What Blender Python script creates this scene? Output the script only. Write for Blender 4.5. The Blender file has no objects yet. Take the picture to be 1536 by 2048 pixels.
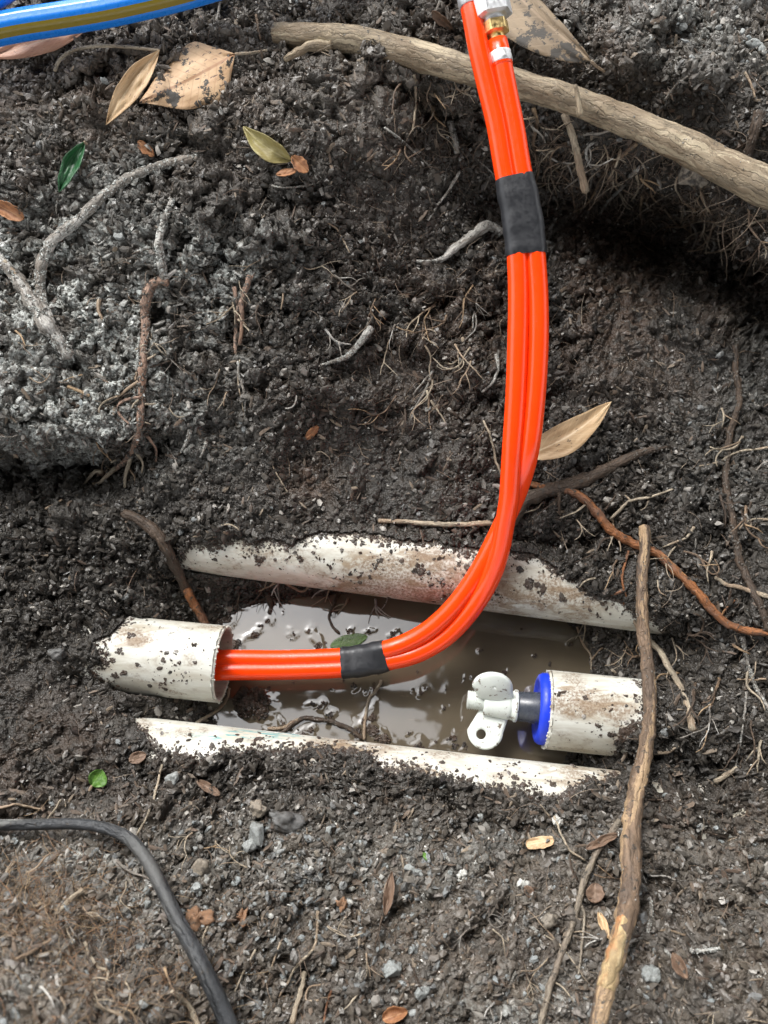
import bpy, math, random
import numpy as np
from mathutils import Vector
from mathutils.bvhtree import BVHTree
rng = np.random.default_rng(7)
random.seed(7)
sc = bpy.context.scene
C = sc.collection
# ---------------------------------------------------------------- camera
F, CX, CY = 1700.0, 768.0, 1024.0
TILT = math.radians(20)
CAM = np.array([0.0, -0.11, 0.70])
FW = np.array([0, math.sin(TILT), -math.cos(TILT)])
UP = np.array([0, math.cos(TILT), math.sin(TILT)])
RT = np.array([1.0, 0, 0])
cam_d = bpy.data.cameras.new("camera")
cam = bpy.data.objects.new("camera", cam_d); C.objects.link(cam)
cam.location = CAM; cam.rotation_euler = (TILT, 0, 0)
cam_d.sensor_fit = 'VERTICAL'; cam_d.sensor_height = 36; cam_d.lens = 36*F/2048
cam_d.clip_start = 0.02; cam_d.clip_end = 500
cam_d.dof.use_dof = True; cam_d.dof.focus_distance = 0.62; cam_d.dof.aperture_fstop = 7
sc.camera = cam
# ---------------------------------------------------------------- world and sun (bright overcast)
SUN_EL, SUN_ROT = math.radians(52), math.radians(-30)
w = bpy.data.worlds.new("World"); sc.world = w; w.use_nodes = True
nt = w.node_tree; bg = nt.nodes["Background"]
sky = nt.nodes.new("ShaderNodeTexSky"); sky.sky_type = 'NISHITA'; sky.sun_disc = False
sky.sun_elevation = SUN_EL; sky.sun_rotation = SUN_ROT; sky.air_density = 1.0; sky.dust_density = 3.0
hs = nt.nodes.new("ShaderNodeHueSaturation"); hs.inputs["Saturation"].default_value = 0.10
hs.inputs["Value"].default_value = 1.0
nt.links.new(sky.outputs[0], hs.inputs["Color"]); nt.links.new(hs.outputs[0], bg.inputs["Color"])
bg.inputs["Strength"].default_value = 0.15
sd = bpy.data.lights.new("sun", 'SUN'); sd.energy = 0.6; sd.angle = math.radians(14); sd.color = (1, .97, .93)
sun = bpy.data.objects.new("sun", sd); C.objects.link(sun)
sdir = Vector((math.sin(SUN_ROT)*math.cos(SUN_EL), math.cos(SUN_ROT)*math.cos(SUN_EL), math.sin(SUN_EL)))
sun.rotation_euler = sdir.to_track_quat('Z', 'Y').to_euler(); sun.location = sdir*5
sc.view_settings.view_transform = 'Standard'; sc.view_settings.look = 'None'
sc.view_settings.exposure = 1.62; sc.view_settings.gamma = 1
sc.cycles.max_bounces = 6

# ---------------------------------------------------------------- helpers
def ray(px, py):
    px = np.asarray(px, float); py = np.asarray(py, float)
    return FW + ((px-CX)/F)[..., None]*RT - ((py-CY)/F)[..., None]*UP
def at_z(px, py, z):
    d = ray(px, py); t = (np.asarray(z, float)-CAM[2])/d[..., 2]
    return CAM + d*t[..., None]
def at_d(px, py, t): return CAM + ray(px, py)*np.asarray(t, float)[..., None]
def project(P):
    q = P-CAM; z = q@FW
    return CX+F*(q@RT)/z, CY-F*(q@UP)/z, z
def sstep(a, b, x):
    t = np.clip((x-a)/(b-a), 0, 1); return t*t*(3-2*t)
TAB = rng.random((6, 512, 512)).astype(np.float32)
def hsh(ix, iy, k): return TAB[k, ix & 511, iy & 511]
def vnoise(x, y, k=0):
    ix = np.floor(x).astype(np.int32); iy = np.floor(y).astype(np.int32)
    fx = (x-ix); fy = (y-iy); fx = fx*fx*(3-2*fx); fy = fy*fy*(3-2*fy)
    a = hsh(ix, iy, k); b = hsh(ix+1, iy, k); c = hsh(ix, iy+1, k); d = hsh(ix+1, iy+1, k)
    return (a+(b-a)*fx)*(1-fy)+(c+(d-c)*fx)*fy
def fbm(x, y, o=4, k=0):
    s = 0; a = .5; t = 0
    for i in range(o):
        s = s+a*vnoise(x+i*17.3, y+i*9.1, (k+i) % 6); t += a; a *= .5; x = x*2.03; y = y*2.03
    return s/t
def clods(x, y, k=0):
    ix = np.floor(x).astype(np.int32); iy = np.floor(y).astype(np.int32)
    h = np.zeros(x.shape, np.float32); rn = np.zeros(x.shape, np.float32)
    for dx in (-1, 0, 1):
        for dy in (-1, 0, 1):
            jx = ix+dx; jy = iy+dy
            qx = jx+hsh(jx, jy, k)-x; qy = jy+hsh(jx, jy, (k+1) % 6)-y
            r = hsh(jx, jy, (k+2) % 6); an = hsh(jx, jy, (k+3) % 6)*6.28
            ca = np.cos(an); sa = np.sin(an)
            ux = ca*qx+sa*qy; uy = (-sa*qx+ca*qy)*(1+1.0*r)
            # tilted facet cap: planar top with a steep rim -> angular crumbs
            v = np.minimum((.4+.8*r)*(1-(ux*ux+uy*uy)/.95)*1.25, .30+.50*r)+.42*ux*r
            m = v > h
            h = np.where(m, v, h); rn = np.where(m, hsh(jx, jy, (k+4) % 6), rn)
    return h, rn
def catmull(P, n):
    P = np.asarray(P, float)
    if len(P) == 2: return P[0]+(P[1]-P[0])*np.linspace(0, 1, n)[:, None]
    Q = np.vstack([2*P[0]-P[1], P, 2*P[-1]-P[-2]])
    seg = np.linalg.norm(np.diff(P[:, :2], axis=0), axis=1) if P.shape[1] > 1 else np.ones(len(P)-1)
    cum = np.concatenate([[0], np.cumsum(np.maximum(seg, 1e-9))])
    s = np.linspace(0, cum[-1], n); i = np.clip(np.searchsorted(cum, s, 'right')-1, 0, len(P)-2)
    t = ((s-cum[i])/(cum[i+1]-cum[i]))[:, None]
    a, b, c, d = Q[i], Q[i+1], Q[i+2], Q[i+3]
    return .5*(2*b+(c-a)*t+(2*a-5*b+4*c-d)*t*t+(3*b-a-3*c+d)*t**3)

MESH_COUNT = 0
def mesh_obj(name, V, faces, mats, parent=None, smooth=True, attrs=None, midx=None, base=None):
    """faces: (n,3) / (n,4) int array or list of such arrays / lists."""
    V = np.asarray(V, float)
    if isinstance(faces, np.ndarray): faces = [faces]
    loops = []; totals = []
    for f in faces:
        if isinstance(f, np.ndarray):
            if len(f) == 0: continue
            loops.append(f.ravel()); totals.append(np.full(len(f), f.shape[1]))
        else:
            for g in f: loops.append(np.array(g)); totals.append(np.array([len(g)]))
    loops = np.concatenate(loops).astype(np.int32); totals = np.concatenate(totals).astype(np.int32)
    if parent is not None: o0 = np.array(parent['_base'])
    elif base is not None: o0 = np.array(base, float)
    else: o0 = np.array([V[:, 0].mean(), V[:, 1].mean(), V[:, 2].min()])
    W = V-o0
    me = bpy.data.meshes.new(name)
    me.vertices.add(len(W)); me.vertices.foreach_set("co", W.astype(np.float32).ravel())
    me.loops.add(len(loops)); me.loops.foreach_set("vertex_index", loops)
    me.polygons.add(len(totals))
    me.polygons.foreach_set("loop_start", np.concatenate([[0], np.cumsum(totals)[:-1]]).astype(np.int32))
    if midx is not None: me.polygons.foreach_set("material_index", np.asarray(midx, np.int32))
    me.update(calc_edges=True)
    me.polygons.foreach_set("use_smooth", np.full(len(totals), bool(smooth)))
    for k, a in (attrs or {}).items():
        a = np.asarray(a, np.float32)
        if a.ndim == 2 and a.shape[1] == 4:
            at = me.attributes.new(k, 'FLOAT_COLOR', 'POINT'); at.data.foreach_set("color", a.ravel())
        elif a.ndim == 2:
            at = me.attributes.new(k, 'FLOAT_VECTOR', 'POINT'); at.data.foreach_set("vector", a.ravel())
        else:
            at = me.attributes.new(k, 'FLOAT', 'POINT'); at.data.foreach_set("value", a)
    if not isinstance(mats, (list, tuple)): mats = [mats]
    for m in mats: me.materials.append(m)
    me.validate() if len(V) < 20000 else None
    o = bpy.data.objects.new(name, me); C.objects.link(o)
    if parent is not None: o.parent = parent
    else: o.location = o0
    return o
def tag(o, label=None, cat=None, group=None, kind=None):
    if label: o['label'] = label
    if cat: o['category'] = cat
    if group: o['group'] = group
    if kind: o['kind'] = kind
    return o
def thing(name, base, label, cat, group=None):
    o = bpy.data.objects.new(name, None); C.objects.link(o)
    o.location = base; o['_base'] = [float(v) for v in base]; o.empty_display_size = .02
    return tag(o, label, cat, group)

class MB:
    def __init__(s): s.V = []; s.Q = []; s.T = []; s.tc = []; s.n = 0; s.mq = []; s.mt = []; s.col = []
    def add(s, V, Q=None, T=None, tc=None, m=0, col=None):
        V = np.asarray(V, float); s.V.append(V)
        if Q is not None and len(Q): s.Q.append(np.asarray(Q)+s.n); s.mq.append(np.full(len(Q), m))
        if T is not None and len(T): s.T.append(np.asarray(T)+s.n); s.mt.append(np.full(len(T), m))
        s.tc.append(np.zeros((len(V), 3)) if tc is None else tc)
        s.col.append(np.tile([[0, 0, 0, 1.]], (len(V), 1)) if col is None else col)
        s.n += len(V)
    def build(s, name, mat, parent=None, smooth=True, base=None):
        fs = []; mi = []
        if s.Q: fs.append(np.concatenate(s.Q)); mi.append(np.concatenate(s.mq))
        if s.T: fs.append(np.concatenate(s.T)); mi.append(np.concatenate(s.mt))
        return mesh_obj(name, np.concatenate(s.V), fs, mat, parent, smooth,
                        {'tc': np.concatenate(s.tc), 'soil': np.concatenate(s.col)}, np.concatenate(mi), base)

def frames(P):
    T = np.gradient(P, axis=0); T /= np.linalg.norm(T, axis=1)[:, None]+1e-12
    N = np.zeros_like(P); a = np.cross(T[0], [0, 0, 1.]);
    if np.linalg.norm(a) < 1e-3: a = np.cross(T[0], [0, 1., 0])
    N[0] = a/np.linalg.norm(a)
    for i in range(1, len(P)):
        v = N[i-1]-T[i]*np.dot(N[i-1], T[i]); N[i] = v/(np.linalg.norm(v)+1e-12)
    return T, N, np.cross(T, N)
def tube(mb, P, R, sides=12, lump=0.0, lscale=1.0, m=0, tip=True, inner=False, knob=0.0, col=None):
    P = np.asarray(P, float); n = len(P); R = np.broadcast_to(np.asarray(R, float), (n,)).copy()
    T, N, B = frames(P)
    L = np.concatenate([[0], np.cumsum(np.linalg.norm(np.diff(P, axis=0), axis=1))])
    a = np.arange(sides)/sides*2*np.pi
    rr = np.repeat(R[:, None], sides, 1)
    s0 = random.random()*100
    if lump:
        rm = max(R.mean(), 1e-5)
        nx = L[:, None]/rm*0.9*lscale+s0+0*a; ny = (a/(2*np.pi)*4)[None, :]+0*nx
        f1 = vnoise(nx, ny*1.0, 0); f2 = vnoise(nx, ny+0*nx-4, 0); wgt = (a/(2*np.pi))[None, :]
        f = f1*(1-wgt)+f2*wgt
        g = vnoise(nx*3, np.minimum(ny, 4-ny)*3+50, 1)
        rr = rr*(1+lump*(f-.5)*1.6+lump*.7*(g-.5))
    if knob: rr = rr*(1+knob*np.maximum(0, np.sin(L/R.mean()*1.3+s0))[:, None]**6)
    V = P[:, None, :]+rr[..., None]*(np.cos(a)[None, :, None]*N[:, None, :]+np.sin(a)[None, :, None]*B[:, None, :])
    V = V.reshape(-1, 3)
    i = np.arange(n-1)[:, None]*sides; j = np.arange(sides)[None, :]; j2 = (j+1) % sides
    Q = np.stack([i+j, i+j2, i+sides+j2, i+sides+j], -1).reshape(-1, 4)
    tc = np.stack([np.repeat(R[:, None], sides, 1)*np.cos(a), np.repeat(R[:, None], sides, 1)*np.sin(a), np.repeat(L[:, None], sides, 1)+s0], -1).reshape(-1, 3)
    if tip:
        V = np.vstack([V, P[0]-T[0]*R[0]*.4, P[-1]+T[-1]*R[-1]*.5])
        tc = np.vstack([tc, [0, 0, s0], [0, 0, s0+L[-1]]])
        k = np.arange(sides); k2 = (k+1) % sides; c0 = n*sides
        Tn = np.vstack([np.stack([np.full(sides, c0), k2, k], -1), np.stack([np.full(sides, c0+1), (n-1)*sides+k, (n-1)*sides+k2], -1)])
    else: Tn = None
    mb.add(V, Q, Tn, tc, m, None if col is None else np.tile([col], (len(V), 1)))
def lathe(mb, O, A, prof, sides=48, m=0, cap=(True, True), up=None, shape=None):
    """revolve prof [(dist along A, radius)] about axis O + t*A"""
    A = np.asarray(A, float)/np.linalg.norm(A); O = np.asarray(O, float)
    u = np.cross(A, [0, 0, 1.]) if up is None else np.asarray(up)-A*np.dot(up, A)
    u /= np.linalg.norm(u); v = np.cross(A, u)
    a = (np.arange(sides)+.5)/sides*2*np.pi
    sh = np.ones(sides) if shape is None else shape(a)
    V = []; tc = []
    for (t, r) in prof:
        V.append(O+A*t+(r*sh)[:, None]*(np.cos(a)[:, None]*u+np.sin(a)[:, None]*v))
        tc.append(np.stack([r*np.cos(a), r*np.sin(a), np.full(sides, t)], -1))
    V = np.vstack(V); tc = np.vstack(tc); n = len(prof)
    i = np.arange(n-1)[:, None]*sides; j = np.arange(sides)[None, :]; j2 = (j+1) % sides
    Q = np.stack([i+j, i+j2, i+sides+j2, i+sides+j], -1).reshape(-1, 4)
    Tn = []; k = np.arange(sides); k2 = (k+1) % sides; c = len(V)
    ex = []
    if cap[0]: ex.append(O+A*prof[0][0]); Tn.append(np.stack([np.full(sides, c), k2, k], -1)); c += 1
    if cap[1]: ex.append(O+A*prof[-1][0]); Tn.append(np.stack([np.full(sides, c), (n-1)*sides+k, (n-1)*sides+k2], -1))
    if ex: V = np.vstack([V]+ex); tc = np.vstack([tc, np.zeros((len(ex), 3))])
    mb.add(V, Q, np.vstack(Tn) if Tn else None, tc, m)

# ---------------------------------------------------------------- materials
class NB:
    def __init__(s, name):
        s.m = bpy.data.materials.new(name); s.m.use_nodes = True; s.t = s.m.node_tree
        s.p = s.t.nodes["Principled BSDF"]; s.out = s.t.nodes["Material Output"]
    def put(s, sock, v):
        if isinstance(v, bpy.types.NodeSocket): s.t.links.new(v, sock)
        elif isinstance(v, (tuple, list)): sock.default_value = tuple(v)+((1,) if len(v) == 3 and sock.type == 'RGBA' else ())
        else: sock.default_value = v
    def n(s, typ, **kw):
        nd = s.t.nodes.new(typ)
        for k, v in kw.items(): setattr(nd, k, v)
        return nd
    def obj(s): return s.n("ShaderNodeTexCoord").outputs["Object"]
    def attr(s, nm, o="Vector"): a = s.n("ShaderNodeAttribute"); a.attribute_name = nm; return a.outputs[o]
    def map(s, v, sc_): m = s.n("ShaderNodeMapping"); s.put(m.inputs["Vector"], v); m.inputs["Scale"].default_value = sc_; return m.outputs[0]
    def noise(s, v, scale, detail=3, rough=.55, o="Fac", dist=0):
        m = s.n("ShaderNodeTexNoise"); s.put(m.inputs["Vector"], v); s.put(m.inputs["Scale"], scale)
        m.inputs["Detail"].default_value = detail; m.inputs["Roughness"].default_value = rough; m.inputs["Distortion"].default_value = dist
        return m.outputs[o]
    def voro(s, v, scale, o="Distance", feature='F1'):
        m = s.n("ShaderNodeTexVoronoi", feature=feature); s.put(m.inputs["Vector"], v); s.put(m.inputs["Scale"], scale); return m.outputs[o]
    def mr(s, x, a, b, c=0., d=1., smooth=True):
        m = s.n("ShaderNodeMapRange"); m.interpolation_type = 'SMOOTHSTEP' if smooth else 'LINEAR'
        for i, v in enumerate((x, a, b, c, d)): s.put(m.inputs[i], v)
        return m.outputs[0]
    def mix(s, f, a, b, mode='MIX'):
        m = s.n("ShaderNodeMix", data_type='RGBA', blend_type=mode)
        s.put(m.inputs[0], f); s.put(m.inputs[6], a); s.put(m.inputs[7], b); return m.outputs[2]
    def math(s, op, a, b=0.0):
        m = s.n("ShaderNodeMath", operation=op); s.put(m.inputs[0], a); s.put(m.inputs[1], b); return m.outputs[0]
    def island(s): return s.n("ShaderNodeNewGeometry").outputs["Random Per Island"]
    def sep(s, c): m = s.n("ShaderNodeSeparateColor"); s.put(m.inputs[0], c); return m.outputs
    def ramp(s, f, stops):
        r = s.n("ShaderNodeValToRGB"); s.put(r.inputs[0], f); e = r.color_ramp.elements
        while len(e) < len(stops): e.new(.5)
        for i, (p, c) in enumerate(stops): e[i].position = p; e[i].color = (*c, 1)
        return r.outputs[0]
    def bump(s, h, dist, strength=1.0, prev=None):
        b = s.n("ShaderNodeBump"); s.put(b.inputs["Height"], h); b.inputs["Distance"].default_value = dist
        b.inputs["Strength"].default_value = strength
        if prev is not None: s.put(b.inputs["Normal"], prev)
        return b.outputs[0]
    def set(s, col, rough, normal=None, spec=None, **kw):
        s.put(s.p.inputs["Base Color"], col); s.put(s.p.inputs["Roughness"], rough)
        if normal is not None: s.put(s.p.inputs["Normal"], normal)
        if spec is not None: s.put(s.p.inputs["Specular IOR Level"], spec)
        for k, v in kw.items(): s.put(s.p.inputs[k.replace('_', ' ')], v)
        return s.m
SOIL_D = (.0155, .0138, .0118); SOIL_M = (.044, .0385, .032); SOIL_B = (.090, .054, .035); ASH = (.50, .52, .49)
def soil_color(b, isl=None):
    o = b.obj(); a = b.sep(b.attr('soil', 'Color'))
    n1 = b.noise(o, 60, 4); n2 = b.noise(o, 420, 3, .6)
    c = b.mix(b.mr(n1, .35, .65), SOIL_D, SOIL_M)
    c = b.mix(b.math('MULTIPLY', a[1], b.mr(b.noise(o, 110, 3), .3, .6)), c, SOIL_B)
    if isl is not None:
        c = b.mix(b.mr(isl, .6, 1.0, 0, .5, False), c, (.095, .084, .070))
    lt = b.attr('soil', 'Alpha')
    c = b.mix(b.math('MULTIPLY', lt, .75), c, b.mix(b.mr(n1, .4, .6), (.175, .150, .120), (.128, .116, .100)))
    c = b.mix(b.mr(n2, .56, .78, 0, .45), c, (.13, .12, .11))
    ashf = b.math('MULTIPLY', a[0], b.mr(b.noise(o, 300, 4, .7), .40, .60, .05, 1))
    c = b.mix(ashf, c, ASH)
    return c, a, n2, ashf
def mk_soil():
    b = NB("wet_soil"); o = b.obj()
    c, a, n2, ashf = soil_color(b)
    sp = b.mr(b.voro(o, 330, "Distance"), .02, .14, 1, 0)
    spc = b.math('MULTIPLY', sp, b.mr(b.noise(o, 120, 2), .52, .64))
    c = b.mix(b.math('MULTIPLY', spc, .6), c, (.38, .36, .32))
    nb = b.noise(o, 900, 3, .7)
    nm = b.bump(nb, .0009, .9, b.bump(b.voro(o, 520), .0012, .8))
    rg = b.math('ADD', b.mr(b.noise(o, 90, 3), .35, .65, .20, .48), b.math('MULTIPLY', a[2], -.22))
    rg = b.math('ADD', rg, b.math('MULTIPLY', ashf, .3))
    return b.set(c, rg, nm, .5)
def mk_crumb():
    b = NB("soil_crumbs"); isl = b.island()
    c, a, n2, ashf = soil_color(b, isl)
    c = b.mix(b.mr(b.math('FRACT', b.math('MULTIPLY', isl, 37.7)), .955, .965, 0, 1, False), c, (.30, .28, .25))
    rg = b.mr(b.math('FRACT', b.math('MULTIPLY', isl, 7.3)), 0, 1, .12, .62, False)
    nm = b.bump(b.noise(b.obj(), 1300, 2), .0005, .6)
    return b.set(c, rg, nm, .5)
def mk_stone(name, stops, rough=.55, dirty=.35):
    b = NB(name); o = b.obj(); isl = b.math('ADD', b.island(), b.math('MULTIPLY', b.n("ShaderNodeObjectInfo").outputs["Random"], .7))
    c = b.ramp(b.math('FRACT', b.math('MULTIPLY', isl, 5.37)), stops)
    c = b.mix(b.mr(b.noise(o, 700, 4, .7), .4, .7, 0, .55), c, (.10, .09, .08))
    c = b.mix(b.mr(b.noise(o, 160, 4, .6), .62-dirty*.4, .75-dirty*.3), c, SOIL_M)
    return b.set(c, rough, b.bump(b.noise(o, 900, 4, .7), .0006, .8), .5)
def mk_bark(name, base, patch, dirt_amt=.3, pale=None, pale_at=.6, rough=.6, scale=1.0, flake=0.5):
    """tc = (x, y, length along): grain stretched along the length"""
    b = NB(name); tc0 = b.attr('tc')
    wn = b.n("ShaderNodeVectorMath", operation='SCALE'); b.put(wn.inputs[0], b.noise(tc0, 110, 3, .6, "Color")); wn.inputs["Scale"].default_value = .006
    wa = b.n("ShaderNodeVectorMath", operation='ADD'); b.put(wa.inputs[0], tc0); b.put(wa.inputs[1], wn.outputs[0]); tc = wa.outputs[0]
    g = b.noise(b.map(tc, (400*scale, 400*scale, 60*scale)), 1, 5, .65)
    p = b.noise(b.map(tc, (60*scale, 60*scale, 22*scale)), 1, 4, .6)
    c = b.mix(b.mr(g, .35, .68), tuple(x*.45 for x in base), base)
    c = b.mix(b.mr(p, .47, .60), c, patch)
    if pale is not None:
        q = b.noise(b.map(tc, (70*scale, 70*scale, 9*scale)), 1.3, 4, .6)
        c = b.mix(b.mr(q, pale_at, pale_at+.06), c, b.mix(b.mr(g, .3, .7), tuple(x*.7 for x in pale), pale))
    cr = b.voro(b.map(tc, (300*scale, 300*scale, 34*scale)), 1, "Distance", 'DISTANCE_TO_EDGE')
    c = b.mix(b.math('MULTIPLY', b.mr(cr, .0, .05, flake, 0), b.mr(b.noise(tc, 140, 3), .42, .58)), c, tuple(x*.3 for x in base))
    d = b.noise(tc, 190, 5, .7)
    c = b.mix(b.mr(d, .68-dirt_amt*.45, .76-dirt_amt*.4), c, SOIL_M)
    n = b.bump(g, .0012*1.0, .8, b.bump(b.mr(cr, 0, .12), .0007, .7, b.bump(d, .0015, .7)))
    return b.set(c, rough, n, .4)
def mk_plastic(name, col, rough=.25, dirt_amt=0.0, spec=.5, coat=0.0, dcol=(.10, .065, .04)):
    b = NB(name); o = b.obj(); c = col
    n1 = b.noise(o, 90, 4, .6)
    c = b.mix(b.mr(n1, .35, .7, 0, .25), c, tuple(x*.8 for x in col))
    rg = b.mr(b.noise(o, 300, 3), .3, .7, rough*.8, rough*1.35)
    if dirt_amt:
        d = b.mr(b.noise(o, 170, 5, .7), .72-dirt_amt*.3, .77-dirt_amt*.3)
        c = b.mix(d, c, dcol); rg = b.math('ADD', rg, b.math('MULTIPLY', d, .3))
    return b.set(c, rg, b.bump(b.noise(o, 500, 3), .0002, .4), spec, Coat_Weight=coat)
def mk_pvc():
    b = NB("dirty_white_pvc"); o = b.obj(); at = b.sep(b.attr('soil', 'Color'))
    long_ = b.map(o, (14, 60, 60))
    c = b.mix(b.mr(b.noise(long_, 1.5, 4), .35, .7), (.66, .66, .60), (.53, .51, .43))
    sm = b.mr(b.noise(b.map(o, (26, 70, 70)), 1.2, 6, .7, dist=1.2), .43, .58, 0, .88)
    sm = b.math('MULTIPLY', sm, b.mr(b.math('ADD', at[1], b.math('MULTIPLY', at[0], .6)), .05, .45, .25, 1))
    c = b.mix(sm, c, b.mix(b.noise(o, 300, 4, .7), (.14, .09, .055), (.42, .32, .20)))
    film = b.mr(b.math('ADD', b.noise(b.map(o, (38, 60, 60)), 1, 5, .65), b.math('MULTIPLY', at[1], .34)), .50, .68, 0, .9)
    gran = b.mr(b.noise(o, 520, 4, .7), .38, .62, .25, 1)
    c = b.mix(b.math('MULTIPLY', film, gran), c, (.19, .125, .075))
    # stuck clots and flecks
    k = b.math('ADD', b.noise(o, 150, 6, .75), b.math('MULTIPLY', at[0], .30))
    clot = b.mr(k, .66, .68)
    c = b.mix(clot, c, (.05, .038, .028))
    fl = b.mr(b.noise(b.map(o, (260, 400, 400)), 1, 2, .5), .69, .71)
    c = b.mix(fl, c, (.06, .045, .035))
    teal = b.math('MULTIPLY', at[2], b.mr(b.noise(b.map(o, (60, 500, 500)), 1, 3), .5, .58))
    c = b.mix(teal, c, (.08, .33, .35))
    rg = b.mr(b.math('MAXIMUM', clot, film), 0, 1, .38, .62)
    nm = b.bump(b.math('MULTIPLY', clot, b.noise(o, 600, 3)), .0025, .9, b.bump(b.noise(b.map(o, (60, 300, 300)), 1, 4, .6), .0004, .5))
    return b.set(c, rg, nm, .5)
def mk_water():
    b = NB("muddy_water"); o = b.obj()
    c = b.mix(b.mr(b.noise(o, 14, 3), .3, .7), (.085, .069, .047), (.115, .094, .066))
    st = b.mr(b.noise(b.map(o, (30, 220, 1)), 1, 3, .6, dist=1.5), .66, .72, 0, .35)
    c = b.mix(st, c, (.20, .15, .10))
    nm = b.bump(b.noise(o, 26, 2, .4), .004, .10)
    return b.set(c, .03, nm, .5, IOR=WATER_IOR)
WATER_IOR = 2.05
def mk_leaf(name, base, dark, vein, spot=None, rough=.5, dirt_amt=.2, sheen=.4):
    b = NB(name); tc = b.attr('tc'); o = b.obj()
    x = b.n("ShaderNodeSeparateXYZ"); b.put(x.inputs[0], tc)
    u, v = x.outputs[0], x.outputs[1]; av = b.math('ABSOLUTE', v)
    c = b.mix(b.mr(b.noise(tc, 3, 4, .6), .3, .7), base, dark)
    mid = b.mr(av, .02, .07, .8, 0)
    c = b.mix(mid, c, vein)
    sv = b.math('SINE', b.math('MULTIPLY', b.math('SUBTRACT', u, b.math('MULTIPLY', av, .22)), 75))
    svm = b.mr(sv, .80, 1.0, 0, .28)
    c = b.mix(svm, c, vein)
    if spot: c = b.mix(b.mr(b.noise(tc, 13, 2, .5), .66, .70), c, spot)
    c = b.mix(b.mr(b.noise(o, 62, 6, .72), .70-dirt_amt*.35, .73-dirt_amt*.35), c, SOIL_M)
    n = b.bump(b.noise(o, 260, 3), .0008, .5, b.bump(svm, .0004, .6))
    return b.set(c, rough, n, sheen)
def mk_metal(name, col, rough, dirt_amt=.3):
    b = NB(name); o = b.obj()
    d = b.mr(b.noise(o, 300, 4, .6), .72-dirt_amt*.3, .8-dirt_amt*.3, 0, .8)
    c = b.mix(d, col, tuple(x*.35 for x in col))
    return b.set(c, b.mr(b.noise(o, 500, 3), .3, .7, rough*.7, rough*1.5), None, .5, Metallic=b.mr(d, 0, 1, 1, .5))

# ---------------------------------------------------------------- terrain
COLS = np.array([-900, -350, 0, 250, 500, 768, 1050, 1300, 1536, 1900, 2500], float)
ROWS = np.array([-700, -250, 0, 150, 300, 420, 550, 700, 850, 950, 1040, 1130, 1200, 1300, 1400, 1470, 1530, 1600, 1700, 1850, 2048, 2400, 2900], float)
ZT = np.array([  # millimetres, before the depth remap
 [340]*11,
 [330]*11,
 [315,315,310,310,310,305,300,310,325,330,335],
 [310,310,300,300,300,288,275,300,320,330,330],
 [305,300,285,282,272,258,205,215,300,325,325],
 [300,290,265,255,245,215,128,105,215,300,320],
 [290,270,240,225,200,176,120,102,112,270,310],
 [280,240,220,198,160,140,120,118,122,230,300],
 [265,220,190,158,112,100, 98,104,112,190,290],
 [250,150,112, 92, 80, 76, 80, 94,105,170,280],
 [240,130, 92, 72, 66, 64, 64, 80, 96,150,270],
 [240,120, 78, 55, 36, 36, 34, 66, 88,140,260],
 [240,115, 70, 44,  2, -6, -6, 46, 84,135,260],
 [240,110, 62, 34,-18,-20,-20, 20, 76,130,260],
 [240,110, 62, 40,-16,-20,-20, 26, 74,130,260],
 [240,115, 68, 48, -6,-16,-20, 32, 74,130,260],
 [245,120, 78, 56, 36, 14,-12, 40, 76,135,260],
 [250,130, 88, 70, 58, 56, 44, 50, 74,140,260],
 [260,160,120, 98, 84, 80, 74, 76, 90,160,270],
 [290,270,235,150,110,100,100,100,120,200,280],
 [320,320,320,250,150,130,130,130,155,230,295],
 [335,335,330,300,215,190,190,195,215,270,320],
 [340,335,335,330,300,290,290,300,310,330,340]], float)/1000
ZT = np.where(ZT > .06, .06+(ZT-.06)*.58, ZT)
def axis_samples(lo, a, b, hi, fine, coarse):
    return np.concatenate([np.arange(lo, a, coarse), np.arange(a, b, fine), np.arange(b, hi+1, coarse)])
STEP = 1.45
XS = axis_samples(-900, -90, 1626, 2500, STEP, 10)
YS = axis_samples(-700, -90, 2140, 2900, STEP, 10)
def cr_w(grid, s):
    i = np.clip(np.searchsorted(grid, s, 'right')-1, 0, len(grid)-2)
    t = (s-grid[i])/(grid[i+1]-grid[i])
    # monotone-ish hermite via non-uniform finite differences: build matrix weights
    W = np.zeros((len(s), len(grid)))
    h00 = 2*t**3-3*t*t+1; h10 = t**3-2*t*t+t; h01 = -2*t**3+3*t*t; h11 = t**3-t*t
    r = np.arange(len(s)); dx = grid[i+1]-grid[i]
    W[r, i] += h00; W[r, i+1] += h01
    for side, hh in ((0, h10), (1, h11)):
        k = i+side; a = np.maximum(k-1, 0); b = np.minimum(k+1, len(grid)-1); den = grid[b]-grid[a]
        np.add.at(W, (r, b), .8*hh*dx/den); np.add.at(W, (r, a), -.8*hh*dx/den)
    return W
Z = cr_w(ROWS, YS)@ZT@cr_w(COLS, XS).T
PX, PY = np.meshgrid(XS, YS)
P0 = at_z(PX, PY, Z)
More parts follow.
